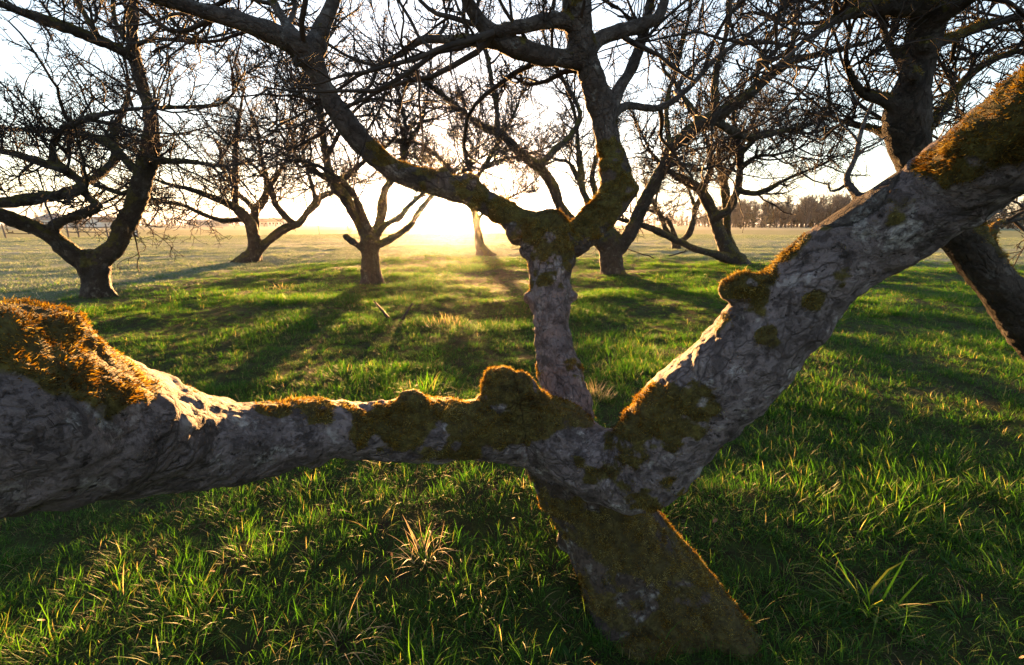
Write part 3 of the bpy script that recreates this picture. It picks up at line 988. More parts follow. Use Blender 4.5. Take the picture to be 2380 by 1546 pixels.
hero_parts, hero_curves, hero_wood = build_wood(hero_root, hero_limbs, hero_names, 0.0055, [M_HERO_TRUNK] + [M_HERO] * 3 + [M_HERO_UP] * 14, hero_moss,
    (0.018, 7.0, 0.010, 24.0, 0.006, 34.0, 0.007), hero_lumps, 5, 3, 0.85)
moss_strands('moss', hero_root, hero_wood, 115000, 0.0085, 0.0013, 5, 1.0,
             lambda p: 0.8 + 0.2 * sstep(0.75, 1.1, np.linalg.norm(p - np.array((-0.1, 0, 1.0)), axis=1)))   # strand length scaled down close to the camera
crown = crown_mesh('crown', [(c, s) for c, s in ((hero_curves[4], 0.55), (hero_curves[5], 0.55), (hero_curves[6], 0.2), (hero_curves[7], 0.2), (hero_curves[8], 0.2), (hero_curves[9], 0.2), (hero_curves[10], 0.3), (hero_curves[11], 0.3), (hero_curves[12], 0.2), (hero_curves[13], 0.2))],
    33, 0.17, (0.25, 0.9), 6, (0.12, 0.42), 5, (0.03, 0.16), (0.010, 0.0042, 0.0022), 0.05, 0.18, True, 2)
link('crown', crown, hero_root, kind='stuff')

# ---- the other orchard trees
def orchard_tree(name, label, spec, base_Y, voxel, seed, crown_kw, disp=None, extra=None):
    limbs, names, starts = [], [], []
    for nm, T, pts, d0, d1, s0 in spec:
        limbs.append(limb3(pts, base_Y + d0, base_Y + d1, T))
        names.append(nm); starts.append(s0)
    root = thing(name, (limbs[0][0, 0], limbs[0][0, 1], 0.0), label, 'tree')
    def mf(v, nr, lid, r):
        return sstep(-0.1, 0.5, nr[:, 2] * 0.7 + 0.55 * fbm(v * 3.2, 3, seed + 5) + 0.1)
    parts, curves, wood = build_wood(root, limbs, names, voxel, M_BARK, mf, disp or (0.035, 3.2, 0.020, 11.0, 0.016, 16.0, 0.012), (), 3, seed)
    me = crown_mesh('crown', [(c, s) for c, s in zip(curves, starts) if s < 1], seed + 1, **crown_kw)
    link('crown', me, root, kind='stuff')
    return root, curves, wood

def trunk_at(y, pts):
    return pts

near_kw = dict(spacing=0.13, L1=(0.5, 1.7), m2=8, L2=(0.2, 0.8), m3=5, L3=(0.05, 0.26), r=(0.016, 0.0075, 0.0042), up=0.03, w=0.17, m4=2)
far_kw = dict(spacing=0.15, L1=(0.6, 2.0), m2=8, L2=(0.25, 0.9), m3=5, L3=(0.08, 0.38), r=(0.020, 0.010, 0.0060), up=0.03, w=0.18, m4=1)

# stout tree standing by itself to the left
YA = ground_Y(693) + 0.1
orchard_tree('apple_tree', 'dark stout fruit tree with short trunk and a looping mossy bough', [
    ('trunk', R1, [(458, 1420, 125), (455, 1370, 112), (448, 1300, 108), (440, 1240, 122), (430, 1205, 110)], 0, 0, 1),
    ('limb', R1, [(430, 1225, 85), (370, 1205, 80), (300, 1150, 78), (220, 1090, 74), (120, 1045, 66), (0, 1000, 60), (-150, 955, 50), (-320, 930, 36)], 0, -1.2, 0.75),
    ('limb', R1, [(440, 1225, 90), (485, 1195, 82), (540, 1140, 80), (590, 1040, 80), (630, 950, 80), (655, 870, 78), (680, 780, 76), (702, 690, 70), (705, 600, 60), (690, 500, 54), (660, 400, 52), (632, 290, 60), (615, 180, 44), (620, 80, 35), (622, -20, 30), (625, -140, 22)], 0, 0.6, 0.35),
    ('limb', R1, [(262, 1125, 55), (248, 1065, 46), (300, 1025, 42), (400, 990, 40), (458, 956, 38), (420, 930, 26), (388, 885, 34), (365, 840, 36), (300, 790, 40), (256, 750, 35), (246, 680, 28), (290, 610, 27), (400, 555, 26), (560, 515, 22), (700, 500, 14)], -0.3, -0.9, 0.35),
    ('limb', R1, [(380, 870, 44), (300, 905, 46), (150, 925, 54), (0, 945, 50), (-160, 930, 38), (-340, 870, 24)], -0.6, -1.7, 0.2),
    ('limb', R1, [(300, 790, 38), (200, 760, 34), (80, 720, 30), (-60, 690, 24), (-220, 640, 16)], -0.7, -0.3, 0.1),
    ('limb', R1, [(632, 280, 56), (560, 235, 50), (460, 190, 48), (330, 140, 45), (200, 95, 44), (80, 50, 40), (-20, 10, 34), (-150, -40, 24)], 0.4, -1.6, 0.1),
    ('limb', R1, [(470, 190, 26), (400, 80, 21), (345, -20, 18), (310, -120, 14)], 0.0, 0.4, 0.1),
    ('limb', R1, [(618, 210, 28), (570, 165, 24), (532, 85, 22), (525, -10, 18), (520, -110, 12)], 0.45, 1.2, 0.1),
    ('limb', R1, [(672, 815, 44), (620, 780, 42), (555, 715, 40), (470, 650, 35), (350, 625, 28), (200, 605, 24), (40, 600, 18), (-100, 560, 12)], 0.3, 1.2, 0.15),
    ('limb', R1, [(545, 730, 38), (528, 655, 34), (540, 580, 30), (580, 505, 24), (600, 420, 15)], 0.5, 1.5, 0.1),
    ('limb', R1, [(540, 735, 38), (480, 800, 32), (400, 850, 30), (372, 870, 26)], 0.5, -0.5, 0.3),
    ('limb', R1, [(690, 745, 30), (800, 750, 25), (900, 755, 22), (1040, 772, 15), (1120, 760, 9)], 0.2, -0.6, 0.1),
    ('limb', R1, [(625, 215, 22), (720, 180, 17), (850, 190, 16), (1000, 170, 12), (1090, 150, 8)], 0.4, -0.8, 0.1),
    ('limb', R1, [(690, 500, 24), (800, 500, 19), (1000, 490, 17), (1080, 440, 14), (1120, 360, 11), (1180, 315, 8)], 0.4, 1.4, 0.1),
    ('limb', R1, [(650, 880, 30), (570, 900, 24), (470, 870, 20), (400, 840, 16)], 0.2, 0.9, 0.1),
], YA, 0.022, 51, dict(near_kw, spacing=0.15))

# leaning tree out at the edge of the frosted field
YB = ground_Y(609) + 0.2
orchard_tree('apple_tree', 'smaller leaning fruit tree with long low bough at edge of frosted field', [
    ('trunk', R1, [(1125, 1240, 80), (1155, 1215, 84), (1182, 1180, 66), (1185, 1140, 60), (1175, 1080, 54)], 0, 0, 1),
    ('limb', R1, [(1178, 1100, 52), (1165, 1050, 50), (1130, 1000, 48), (1080, 960, 36), (980, 915, 30), (880, 880, 22), (760, 850, 15), (640, 800, 10)], 0, -1.6, 0.35),
    ('limb', R1, [(1182, 1120, 48), (1186, 1050, 36), (1184, 1000, 36), (1196, 970, 36), (1226, 930, 34), (1242, 880, 26), (1232, 800, 22), (1212, 720, 17), (1200, 620, 11)], 0, 1.0, 0.4),
    ('limb', R1, [(1130, 1010, 34), (1095, 950, 30), (1094, 850, 28), (1095, 700, 25), (1106, 580, 24), (1120, 500, 14), (1130, 430, 8)], 0, 0.6, 0.3),
    ('limb', R1, [(1190, 1175, 48), (1260, 1110, 36), (1330, 1060, 40), (1388, 1040, 32), (1420, 1000, 29), (1465, 950, 32), (1500, 910, 22), (1580, 880, 14), (1660, 850, 9)], 0, 1.4, 0.45),
    ('limb', R1, [(1365, 1045, 34), (1320, 1000, 29), (1280, 950, 28), (1264, 890, 24), (1255, 850, 20), (1216, 810, 16), (1170, 760, 10)], 0.4, -0.8, 0.3),
    ('limb', R1, [(1130, 1020, 26), (1040, 1026, 22), (950, 1000, 21), (850, 955, 18), (750, 940, 16), (660, 905, 10)], -0.1, -2.6, 0.2),
    ('limb', R1, [(1190, 985, 30), (1150, 940, 24), (1090, 880, 20), (1040, 790, 16), (1020, 690, 11)], 0.1, 1.6, 0.2),
    ('limb', R1, [(1240, 890, 24), (1300, 800, 19), (1350, 700, 15), (1370, 600, 10)], 0.6, 1.6, 0.1),
    ('limb', R1, [(1470, 945, 24), (1450, 860, 18), (1420, 760, 14), (1400, 660, 9)], 1.0, 0.2, 0.1),
], YB, 0.032, 61, dict(far_kw, spacing=0.12))

# mossy pollard in front of the sun's left side
YC = ground_Y(660) + 0.1
orchard_tree('apple_tree', 'fruit tree with straight pillar trunk and a cut stub beside its fork', [
    ('trunk', R2, [(140, 1345, 104), (140, 1290, 92), (136, 1220, 82), (135, 1160, 86), (132, 1105, 82)], 0, 0, 1),
    ('limb', R2, [(130, 1140, 70), (108, 1070, 60), (60, 990, 55), (10, 910, 50), (-30, 860, 48), (-62, 780, 36), (-88, 600, 31), (-100, 450, 26), (-90, 300, 20), (-60, 180, 14)], 0, 0.6, 0.4),
    ('limb', R2, [(140, 1100, 50), (92, 985, 36), (58, 905, 30), (0, 840, 24), (-90, 780, 18), (-200, 740, 12)], 0, -1.3, 0.35),
    ('limb', R2, [(150, 1110, 56), (165, 1065, 46), (186, 1000, 46), (192, 940, 42), (206, 880, 35), (270, 770, 30), (320, 650, 25), (370, 570, 20), (400, 440, 13), (410, 330, 9)], 0, 1.2, 0.45),
    ('limb', R2, [(150, 1110, 36), (200, 1050, 27), (270, 1010, 28), (312, 960, 25), (380, 900, 22), (430, 850, 17), (520, 790, 11)], 0, -0.8, 0.45),
    ('limb', R2, [(145, 1150, 36), (230, 1112, 26), (310, 1060, 28), (360, 990, 26), (420, 910, 24), (470, 850, 16), (560, 800, 11), (640, 740, 8)], 0, -0.3, 0.45),
    ('limb', R2, [(128, 1180, 36), (62, 1132, 27), (18, 1100, 20)], 0, -0.2, 1),
    ('limb', R2, [(-32, 858, 38), (60, 790, 26), (120, 740, 22), (200, 690, 17), (280, 610, 12)], 0.2, 1.2, 0.15),
    ('limb', R2, [(-70, 740, 26), (-20, 640, 20), (40, 540, 17), (130, 465, 15), (240, 470, 11)], 0.4, -0.6, 0.15),
    ('limb', R2, [(-45, 840, 34), (-130, 790, 22), (-230, 700, 16), (-300, 590, 11)], 0.2, -1.0, 0.1),
    ('limb', R2, [(-92, 560, 22), (-160, 470, 16), (-230, 400, 12), (-260, 300, 8)], 0.5, 1.6, 0.1),
    ('limb', R2, [(280, 750, 22), (300, 600, 18), (270, 450, 14), (250, 300, 10)], 0.7, 0.0, 0.1),
], YC, 0.024, 71, dict(near_kw, spacing=0.13))

# slender tree against the sun
YD = ground_Y(594) + 0.2
orchard_tree('apple_tree', 'thin curved trunk of a fruit tree standing against the low sun', [
    ('trunk', R2, [(688, 1205, 66), (665, 1185, 62), (645, 1140, 46), (632, 1060, 38), (616, 980, 36), (602, 905, 32)], 0, 0, 1),
    ('limb', R2, [(606, 930, 32), (630, 830, 26), (680, 750, 24), (740, 650, 19), (800, 540, 14), (840, 430, 9)], 0, 1.0, 0.3),
    ('limb', R2, [(606, 925, 32), (570, 870, 25), (500, 790, 22), (440, 720, 17), (360, 670, 12), (270, 650, 8)], 0, -1.2, 0.2),
    ('limb', R2, [(604, 910, 28), (600, 800, 22), (570, 690, 18), (580, 560, 14), (560, 450, 9)], 0, 0.8, 0.2),
    ('limb', R2, [(628, 1030, 20), (680, 970, 14), (760, 930, 12), (840, 890, 9), (900, 840, 7)], 0, -0.8, 0.2),
    ('limb', R2, [(660, 780, 20), (760, 740, 16), (860, 720, 12), (950, 690, 8)], 0.5, 1.6, 0.1),
    ('limb', R2, [(520, 810, 20), (430, 800, 15), (340, 770, 12), (250, 740, 8)], -0.6, 0.6, 0.1),
], YD, 0.032, 81, dict(far_kw, spacing=0.08))

# broad tree behind the foreground fork
YE = ground_Y(640) + 0.15
orchard_tree('apple_tree', 'broad fruit tree with cleft bole and wide spreading crown behind the mossy fork', [
    ('trunk', R2, [(1262, 1305, 116), (1260, 1260, 106), (1256, 1200, 104), (1252, 1140, 112), (1250, 1105, 100)], 0, 0, 1),
    ('limb', R2, [(1270, 1170, 80), (1310, 1135, 62), (1350, 1070, 60), (1390, 980, 58), (1430, 900, 58), (1480, 810, 55), (1518, 735, 50), (1540, 680, 54), (1590, 640, 62), (1650, 590, 62), (1740, 540, 58), (1810, 500, 50), (1920, 420, 45), (2010, 340, 40), (2090, 285, 40), (2190, 262, 24), (2290, 240, 20), (2450, 195, 14), (2560, 160, 9)], 0, -2.2, 0.3),
    ('limb', R2, [(1235, 1160, 76), (1200, 1125, 60), (1140, 1075, 54), (1060, 1020, 50), (1012, 950, 48), (990, 880, 50), (930, 790, 48), (830, 710, 45), (750, 630, 42), (660, 590, 38), (590, 540, 30), (480, 450, 25), (380, 380, 20), (290, 330, 14), (200, 290, 9)], 0, -1.4, 0.4),
    ('limb', R2, [(1250, 1120, 84), (1225, 1040, 56), (1165, 965, 38), (1122, 880, 31), (1110, 780, 29), (1100, 680, 24), (1090, 560, 18), (1060, 450, 12)], 0, 1.4, 0.35),
    ('limb', R2, [(930, 765, 36), (1000, 690, 28), (1060, 640, 26), (1110, 540, 24), (1065, 430, 20), (1000, 320, 18), (950, 200, 14), (930, 80, 10)], -0.8, 0.2, 0.15),
    ('limb', R2, [(725, 610, 30), (722, 500, 25), (702, 400, 24), (682, 280, 24), (660, 200, 20), (640, 90, 14), (630, -30, 10)], -1.1, -0.4, 0.15),
    ('limb', R2, [(1740, 530, 40), (1735, 430, 31), (1750, 300, 28), (1790, 150, 25), (1800, 0, 20), (1810, -120, 15)], -1.0, -0.2, 0.2),
    ('limb', R2, [(2095, 280, 30), (2103, 150, 21), (2130, 0, 17), (2150, -120, 12)], -1.6, -1.0, 0.15),
    ('limb', R2, [(1530, 690, 32), (1512, 560, 23), (1520, 440, 22), (1555, 330, 20), (1590, 190, 18), (1620, 50, 14), (1640, -90, 10)], -0.7, 0.6, 0.15),
    ('limb', R2, [(1660, 560, 32), (1600, 470, 25), (1560, 400, 20), (1500, 330, 14)], -0.9, 0.4, 0.15),
    ('limb', R2, [(1920, 410, 26), (1960, 250, 18), (2020, 120, 15), (2060, 0, 12)], -1.3, -2.4, 0.1),
    ('limb', R2, [(1740, 560, 46), (1800, 600, 36), (1900, 640, 28), (2010, 620, 22), (2130, 590, 16), (2240, 560, 10)], -1.0, 0.4, 0.2),
    ('limb', R2, [(1505, 770, 34), (1580, 760, 20), (1660, 790, 16), (1740, 770, 11)], -0.6, -1.6, 0.15),
    ('limb', R2, [(1120, 870, 24), (1060, 760, 17), (1010, 745, 14), (930, 720, 9)], 0.6, 1.6, 0.1),
    ('limb', R2, [(1190, 1010, 34), (1180, 900, 28), (1165, 820, 24), (1190, 720, 18), (1230, 600, 13), (1260, 470, 9)], 0.4, 1.8, 0.2),
], YE, 0.024, 91, dict(near_kw, spacing=0.135))

# tree with the low bough on the right
YF = ground_Y(616) + 0.15
orchard_tree('apple_tree', 'fruit tree with leaning twin stems and a bough almost lying in the grass', [
    ('trunk', R3, [(282, 1250, 80), (245, 1220, 96), (208, 1175, 70), (185, 1120, 58)], 0, 0, 1),
    ('limb', R3, [(195, 1145, 62), (170, 1080, 56), (142, 1000, 52), (110, 930, 52), (78, 880, 46), (30, 850, 40), (-60, 800, 26), (-140, 720, 16), (-190, 620, 10)], 0, 0.8, 0.4),
    ('limb', R3, [(238, 1185, 56), (216, 1120, 36), (205, 1050, 32), (205, 980, 36), (200, 920, 42), (190, 850, 34), (170, 760, 24), (160, 650, 17), (150, 560, 11)], 0.1, 1.4, 0.45),
    ('limb', R3, [(150, 1010, 38), (215, 975, 36), (252, 885, 36), (266, 800, 33), (262, 700, 30), (245, 600, 22), (230, 500, 14)], 0, -0.7, 0.4),
    ('limb', R3, [(225, 1210, 50), (130, 1178, 34), (50, 1155, 32), (0, 1130, 30), (-50, 1110, 30), (-105, 1080, 30), (-180, 1050, 28), (-260, 1030, 20), (-330, 1010, 14)], -0.1, -1.6, 0.75),
    ('limb', R3, [(255, 885, 30), (320, 900, 24), (390, 886, 22), (470, 840, 18), (600, 785, 13), (680, 750, 8)], -0.3, -1.4, 0.15),
    ('limb', R3, [(90, 890, 34), (130, 790, 24), (120, 680, 19), (80, 560, 13)], 0.4, -0.8, 0.2),
    ('limb', R3, [(262, 720, 26), (350, 640, 22), (450, 610, 18), (580, 620, 14), (680, 600, 9)], -0.5, 0.8, 0.1),
    ('limb', R3, [(266, 790, 24), (340, 730, 19), (430, 720, 14), (540, 690, 10)], -0.4, -1.6, 0.1),
    ('limb', R3, [(190, 840, 24), (250, 740, 18), (330, 560, 14), (400, 470, 9)], 0.8, 2.0, 0.15),
], YF, 0.032, 101, dict(far_kw, spacing=0.11))

# small tree far behind
YG = ground_Y(580) + 0.2
orchard_tree('apple_tree', 'small distant fruit tree spreading from ground level behind the low bough', [
    ('trunk', D1, [(1572, 584, 22), (1572, 574, 20), (1573, 562, 22)], 0, 0, 1),
    ('limb', D1, [(1576, 566, 16), (1590, 556, 14), (1603, 540, 14), (1611, 512, 12), (1616, 484, 12), (1628, 458, 9), (1645, 420, 6)], 0, -0.8, 0.4),
    ('limb', D1, [(1568, 564, 15), (1556, 545, 12), (1545, 528, 11), (1536, 505, 10), (1522, 478, 8), (1508, 440, 6)], 0, 0.8, 0.4),
    ('limb', D1, [(1570, 556, 12), (1562, 530, 10), (1552, 512, 9), (1540, 506, 7), (1528, 490, 5)], 0, -1.0, 0.4),
    ('limb', D1, [(1616, 484, 9), (1604, 450, 7), (1590, 410, 6), (1580, 370, 4)], -0.4, 0.8, 0.2),
    ('limb', D1, [(1522, 480, 7), (1530, 440, 6), (1545, 400, 4)], 0.5, 1.4, 0.2),
], YG, 0.04, 111, dict(far_kw, spacing=0.13, r=(0.024, 0.012, 0.008)))

# near tree at the right edge
YH = 2.35
root_h, curves_h, wood_h = orchard_tree('apple_tree', 'dark fruit tree with bent bole crossing behind the heavy raised limb', [
    ('trunk', D1, [(2600, 985, 130), (2560, 940, 112), (2470, 850, 98), (2385, 748, 90), (2310, 655, 82), (2250, 575, 78), (2192, 490, 76), (2132, 390, 74), (2108, 320, 80), (2106, 250, 88), (2130, 170, 66), (2150, 80, 72), (2178, 0, 84), (2215, -90, 76)], 0.35, 0.0, 0.72),
    ('limb', D1, [(2085, 250, 40), (2050, 232, 28), (2005, 218, 20), (1978, 180, 15), (1966, 130, 12), (1975, 80, 8)], 0.1, -0.1, 0.3),
    ('limb', D1, [(2170, 20, 62), (2090, 8, 50), (2020, 18, 44), (1960, 38, 26), (1905, 70, 17), (1850, 110, 11)], 0.0, -0.35, 0.25),
    ('limb', D1, [(2165, 50, 48), (2230, 10, 36), (2300, -30, 30), (2390, -80, 24)], 0, -0.3, 0.2),
    ('limb', D1, [(2125, 330, 30), (2180, 270, 20), (2240, 190, 17), (2310, 140, 14), (2400, 110, 10)], 0.1, 0.5, 0.15),
    ('limb', D1, [(2140, 370, 26), (2190, 330, 18), (2270, 260, 15), (2350, 220, 12), (2440, 190, 8)], 0.1, 0.2, 0.15),
    ('limb', D1, [(2128, 180, 26), (2090, 140, 18), (2060, 90, 15), (2050, 30, 12), (2040, -40, 9)], 0, 0.4, 0.2),
    ('limb', D1, [(2290, 620, 30), (2300, 550, 20), (2320, 520, 12), (2360, 512, 10), (2420, 495, 8)], 0.2, 0.5, 0.5),
    ('limb', D1, [(2150, 110, 32), (2210, 90, 22), (2290, 60, 18), (2380, 40, 14)], 0.0, 0.5, 0.15),
    ('limb', D1, [(2090, 330, 26), (2030, 300, 17), (1980, 290, 12), (1930, 270, 8)], 0.1, 0.5, 0.2),
], YH, 0.011, 121, dict(spacing=0.085, L1=(0.25, 1.0), m2=7, L2=(0.12, 0.5), m3=5, L3=(0.03, 0.18), r=(0.009, 0.0042, 0.0024), up=0.02, w=0.17, m4=1),
    (0.018, 6.0, 0.010, 20.0, 0.008, 34.0, 0.010))
moss_strands('moss', root_h, wood_h, 18000, 0.016, 0.0022, 15)

# ------------------------------------------------------------------ tussocks and sticks in the grass
def tussock(x, y, label, nb, rad_m, l0, l1, w, mat, seed, lean=1.0, dry=0.05, tl=0.2, th=0.92):
    Y = ground_Y(y)
    c = P(x, y, Y)
    z = float(ground_h(np.array([c[0]]), np.array([Y]))[0])
    me = blades_mesh('grass_tussock', nb, rad_m, l0, l1, w, lean, mat, tl, th, dry, seed)
    return link_at('grass_tussock', me, (c[0], Y, z), label, 'grass tussock')

def link_at(name, me, loc, label, cat):
    o = bpy.data.objects.new(name, me)
    COL.objects.link(o)
    o.location = loc
    o['label'] = label
    o['category'] = cat
    return o

tussock(2010, 1400, 'wide tussock of long arching green blades in the dark grass right of the trunk', 70, 0.06, 0.14, 0.34, 0.0055, M_GRASS, 901, 1.5, 0.06)
tussock(2075, 1185, 'upright leafy tussock in the shade under the raised limb', 60, 0.08, 0.10, 0.24, 0.0048, M_GRASS, 902, 1.1, 0.06)
tussock(985, 905, 'sunlit rounded tussock just behind the horizontal mossy limb', 160, 0.16, 0.12, 0.26, 0.0045, M_GRASS, 903, 0.9, 0.10, 0.35)
tussock(800, 875, 'loose green tussock in the open grass left of the sunlit one', 90, 0.14, 0.10, 0.24, 0.0045, M_GRASS, 904, 1.1, 0.08)
tussock(1385, 925, 'pale yellowish tuft beside the foot of the upright limb', 150, 0.10, 0.08, 0.20, 0.004, M_STRAW, 905, 0.8, 0.1, 0.0, 0.6)
tussock(985, 1300, 'tuft of withered straw coloured grass below the horizontal limb', 46, 0.05, 0.10, 0.24, 0.0032, M_STRAW, 906, 1.4, 0.0, 0.3, 1.0)
tussock(790, 1500, 'tangle of dry curled stalks at the bottom of the meadow', 50, 0.09, 0.10, 0.24, 0.0032, M_STRAW, 907, 2.2, 0.0, 0.2, 1.0)
tussock(1040, 752, 'round pale hummock of grass in the sunlit middle of the orchard', 150, 0.28, 0.10, 0.22, 0.007, M_STRAW, 908, 0.9, 0.0, 0.0, 0.45)
tussock(655, 668, 'low brownish hummock in the grass behind the stout tree', 150, 0.35, 0.08, 0.20, 0.009, M_STRAW, 909, 1.0, 0.0, 0.0, 0.5)

def stick(x, y, length, r, rotz, tilt, label, seed, twigs=2):
    wr = np.random.default_rng(seed)
    Y = ground_Y(y)
    c = P(x, y, Y)
    z = float(ground_h(np.array([c[0]]), np.array([Y]))[0])
    n = 9
    t = np.linspace(0, 1, n)
    cc = np.stack((t * length, np.cumsum(wr.normal(0, 0.02, n)) * length, 0.02 + t * length * math.sin(tilt) + np.abs(np.cumsum(wr.normal(0, 0.015, n))) * length), -1)[None]
    V, Q = tubes(cc, np.linspace(r, r * 0.45, n)[None], 6)
    lots, qs, off = [V], [Q], len(V)
    if twigs:
        c2, r2 = grow(cc, None, twigs, (length * 0.2, length * 0.45), 5, r * 0.5, r * 0.25, 0.2, 0.05, (0.7, 0.7, 0.25), 0.3, wr)
        v, q = tubes(c2, r2, 4)
        lots.append(v); qs.append(q + off)
    me = mesh_arrays('fallen_branch', np.vstack(lots), np.vstack(qs), True, [M_TWIG])
    o = link_at('fallen_branch', me, (c[0], Y, z), label, 'branch')
    o.rotation_euler = (0, 0, rotz)

stick(1520, 605, 1.6, 0.022, 2.6, 0.35, 'thin fallen branch with twigs sticking up before the low bough', 911, 5)
stick(1556, 597, 0.8, 0.03, 0.3, 0.2, 'short dark fallen branch beside the upturned thin one', 912, 4)
stick(900, 745, 0.35, 0.022, 2.4, 0.5, 'broken stub of wood poking out of the sunlit grass', 913, 0)
stick(935, 748, 0.25, 0.02, 1.2, 0.7, 'small upright splinter of wood beside the broken stub', 914, 1)
stick(1345, 1330, 0.16, 0.008, 0.9, 0.1, 'bit of pale stick lying against the foot of the mossy trunk', 915, 0)

# ------------------------------------------------------------------ far side of the field: farm, woods, fence
def plain(name, c1, c2, scale, rough=0.9):
    b = NB(name)
    geo = b.add('ShaderNodeNewGeometry')
    col = b.mix(b.mapr(b.noise(geo.outputs['Position'], scale, 5, 0.65), 0.3, 0.7), c1, c2)
    return b.out(b.principled(col, rough, None, 0.2))
M_PLASTER = plain('plaster', (0.62, 0.60, 0.57), (0.74, 0.72, 0.69), 0.8)
M_GREYWALL = plain('grey_boards', (0.30, 0.29, 0.28), (0.42, 0.41, 0.40), 1.2)
M_ROOF = plain('roof_tiles', (0.10, 0.075, 0.065), (0.17, 0.12, 0.10), 1.0)
M_ROOFG = plain('grey_roof', (0.16, 0.15, 0.15), (0.24, 0.23, 0.22), 1.0)
M_PANE = plain('window_pane', (0.03, 0.035, 0.04), (0.05, 0.055, 0.06), 1.0, 0.15)
M_POST = plain('weathered_wood', (0.11, 0.095, 0.085), (0.22, 0.20, 0.18), 6.0)
M_WHITE = plain('white_plastic', (0.70, 0.70, 0.70), (0.80, 0.80, 0.80), 3.0, 0.5)
M_WOOD_D = plain('bare_wood_crowns', (0.032, 0.036, 0.046), (0.062, 0.066, 0.078), 0.2)
M_SPRUCE = plain('conifer_needles', (0.016, 0.026, 0.018), (0.035, 0.05, 0.03), 0.4)
M_PALE = plain('pale_twigs', (0.18, 0.15, 0.09), (0.26, 0.22, 0.14), 0.6)

def boxv(x0, x1, y0, y1, z0, z1):
    v = np.array([(x, y, z) for z in (z0, z1) for y in (y0, y1) for x in (x0, x1)], dtype=float)
    f = np.array([(0, 2, 3, 1), (4, 5, 7, 6), (0, 1, 5, 4), (2, 6, 7, 3), (0, 4, 6, 2), (1, 3, 7, 5)])
    return v, f

def part_box(name, root, mat, *b):
    v, f = boxv(*b)
    me = mesh_arrays(name, v, f, False, [mat])
    o = bpy.data.objects.new(name, me)
    COL.objects.link(o)
    o.parent = root
    return o

def building(name, x, Y, yb, label, cat, w, dpt, eave, ridge, wall_m, roof_m, rotz=0.0, style='gable', windows=(), door=None, chimney=None):
    """w along local x, ridge along x (gable ends face +-x) or hipped"""
    c = P(x, yb, Y)
    z0 = -0.05
    root = thing(name, (c[0], Y, 0), label, cat)
    root.rotation_euler = (0, 0, rotz)
    hw, hd = w / 2, dpt / 2
    if style == 'hip':
        part_box('wall', root, wall_m, -hw, hw, -hd, hd, z0, eave)
        ins = min(hd, hw * 0.6)
    else:
        v = np.array([(s * hw, y, z) for s in (-1, 1) for (y, z) in ((-hd, z0), (hd, z0), (hd, eave), (0, ridge - 0.12), (-hd, eave))])
        me = mesh_arrays('wall', v, [np.array([[0, 1, 2, 3, 4][::-1], [5, 6, 7, 8, 9]]), np.array([(0, 5, 9, 4), (1, 2, 7, 6), (2, 3, 8, 7), (3, 4, 9, 8)])], False, [wall_m])
        o = bpy.data.objects.new('wall', me); COL.objects.link(o); o.parent = root
        ins = -0.4
    ov = 0.45
    ze = eave - 0.12
    rv = np.array([(-hw - ov, -hd - ov, ze), (hw + ov, -hd - ov, ze), (hw + ov, hd + ov, ze), (-hw - ov, hd + ov, ze), (-hw + ins, 0, ridge), (hw - ins, 0, ridge)])
    top = np.vstack((rv + np.array((0, 0, 0.22)), rv))
    qs = np.array([(0, 1, 5, 4), (2, 3, 4, 5), (7, 6, 10, 11), (9, 8, 11, 10), (0, 6, 7, 1), (2, 8, 9, 3)])
    ts = np.array([(1, 2, 5), (3, 0, 4), (8, 7, 11), (6, 9, 10)])
    if style != 'hip':
        ts = np.zeros((0, 3), dtype=int)
        qs = np.vstack((qs, [(1, 5, 11, 7), (5, 2, 8, 11), (0, 6, 10, 4), (4, 10, 9, 3)]))
    me = mesh_arrays('roof', top, [qs, ts], False, [roof_m])
    ro = bpy.data.objects.new('roof', me); COL.objects.link(ro); ro.parent = root
    if chimney is not None:
        part_box('chimney', ro, roof_m, chimney - 0.3, chimney + 0.3, -0.3, 0.3, ridge - 0.3, ridge + 0.8)
    for (face, a, z, ww, hh) in windows:
        if face == 'f':
            fr = part_box('window', root, M_WHITE, a - ww / 2 - 0.08, a + ww / 2 + 0.08, -hd - 0.05, -hd + 0.02, z - 0.08, z + hh + 0.08)
            part_box('pane', fr, M_PANE, a - ww / 2, a + ww / 2, -hd - 0.07, -hd - 0.03, z, z + hh)
        else:
            s = 1 if face == 'r' else -1
            xs = sorted((s * hw - 0.02 * s, s * hw + 0.05 * s))
            fr = part_box('window', root, M_WHITE, xs[0], xs[1], a - ww / 2 - 0.08, a + ww / 2 + 0.08, z - 0.08, z + hh + 0.08)
            xs = sorted((s * hw + 0.03 * s, s * hw + 0.07 * s))
            part_box('pane', fr, M_PANE, xs[0], xs[1], a - ww / 2, a + ww / 2, z, z + hh)
    if door:
        part_box('door', root, M_POST, door[0], door[1], -hd - 0.05, -hd + 0.02, 0.0, door[2])
    return root

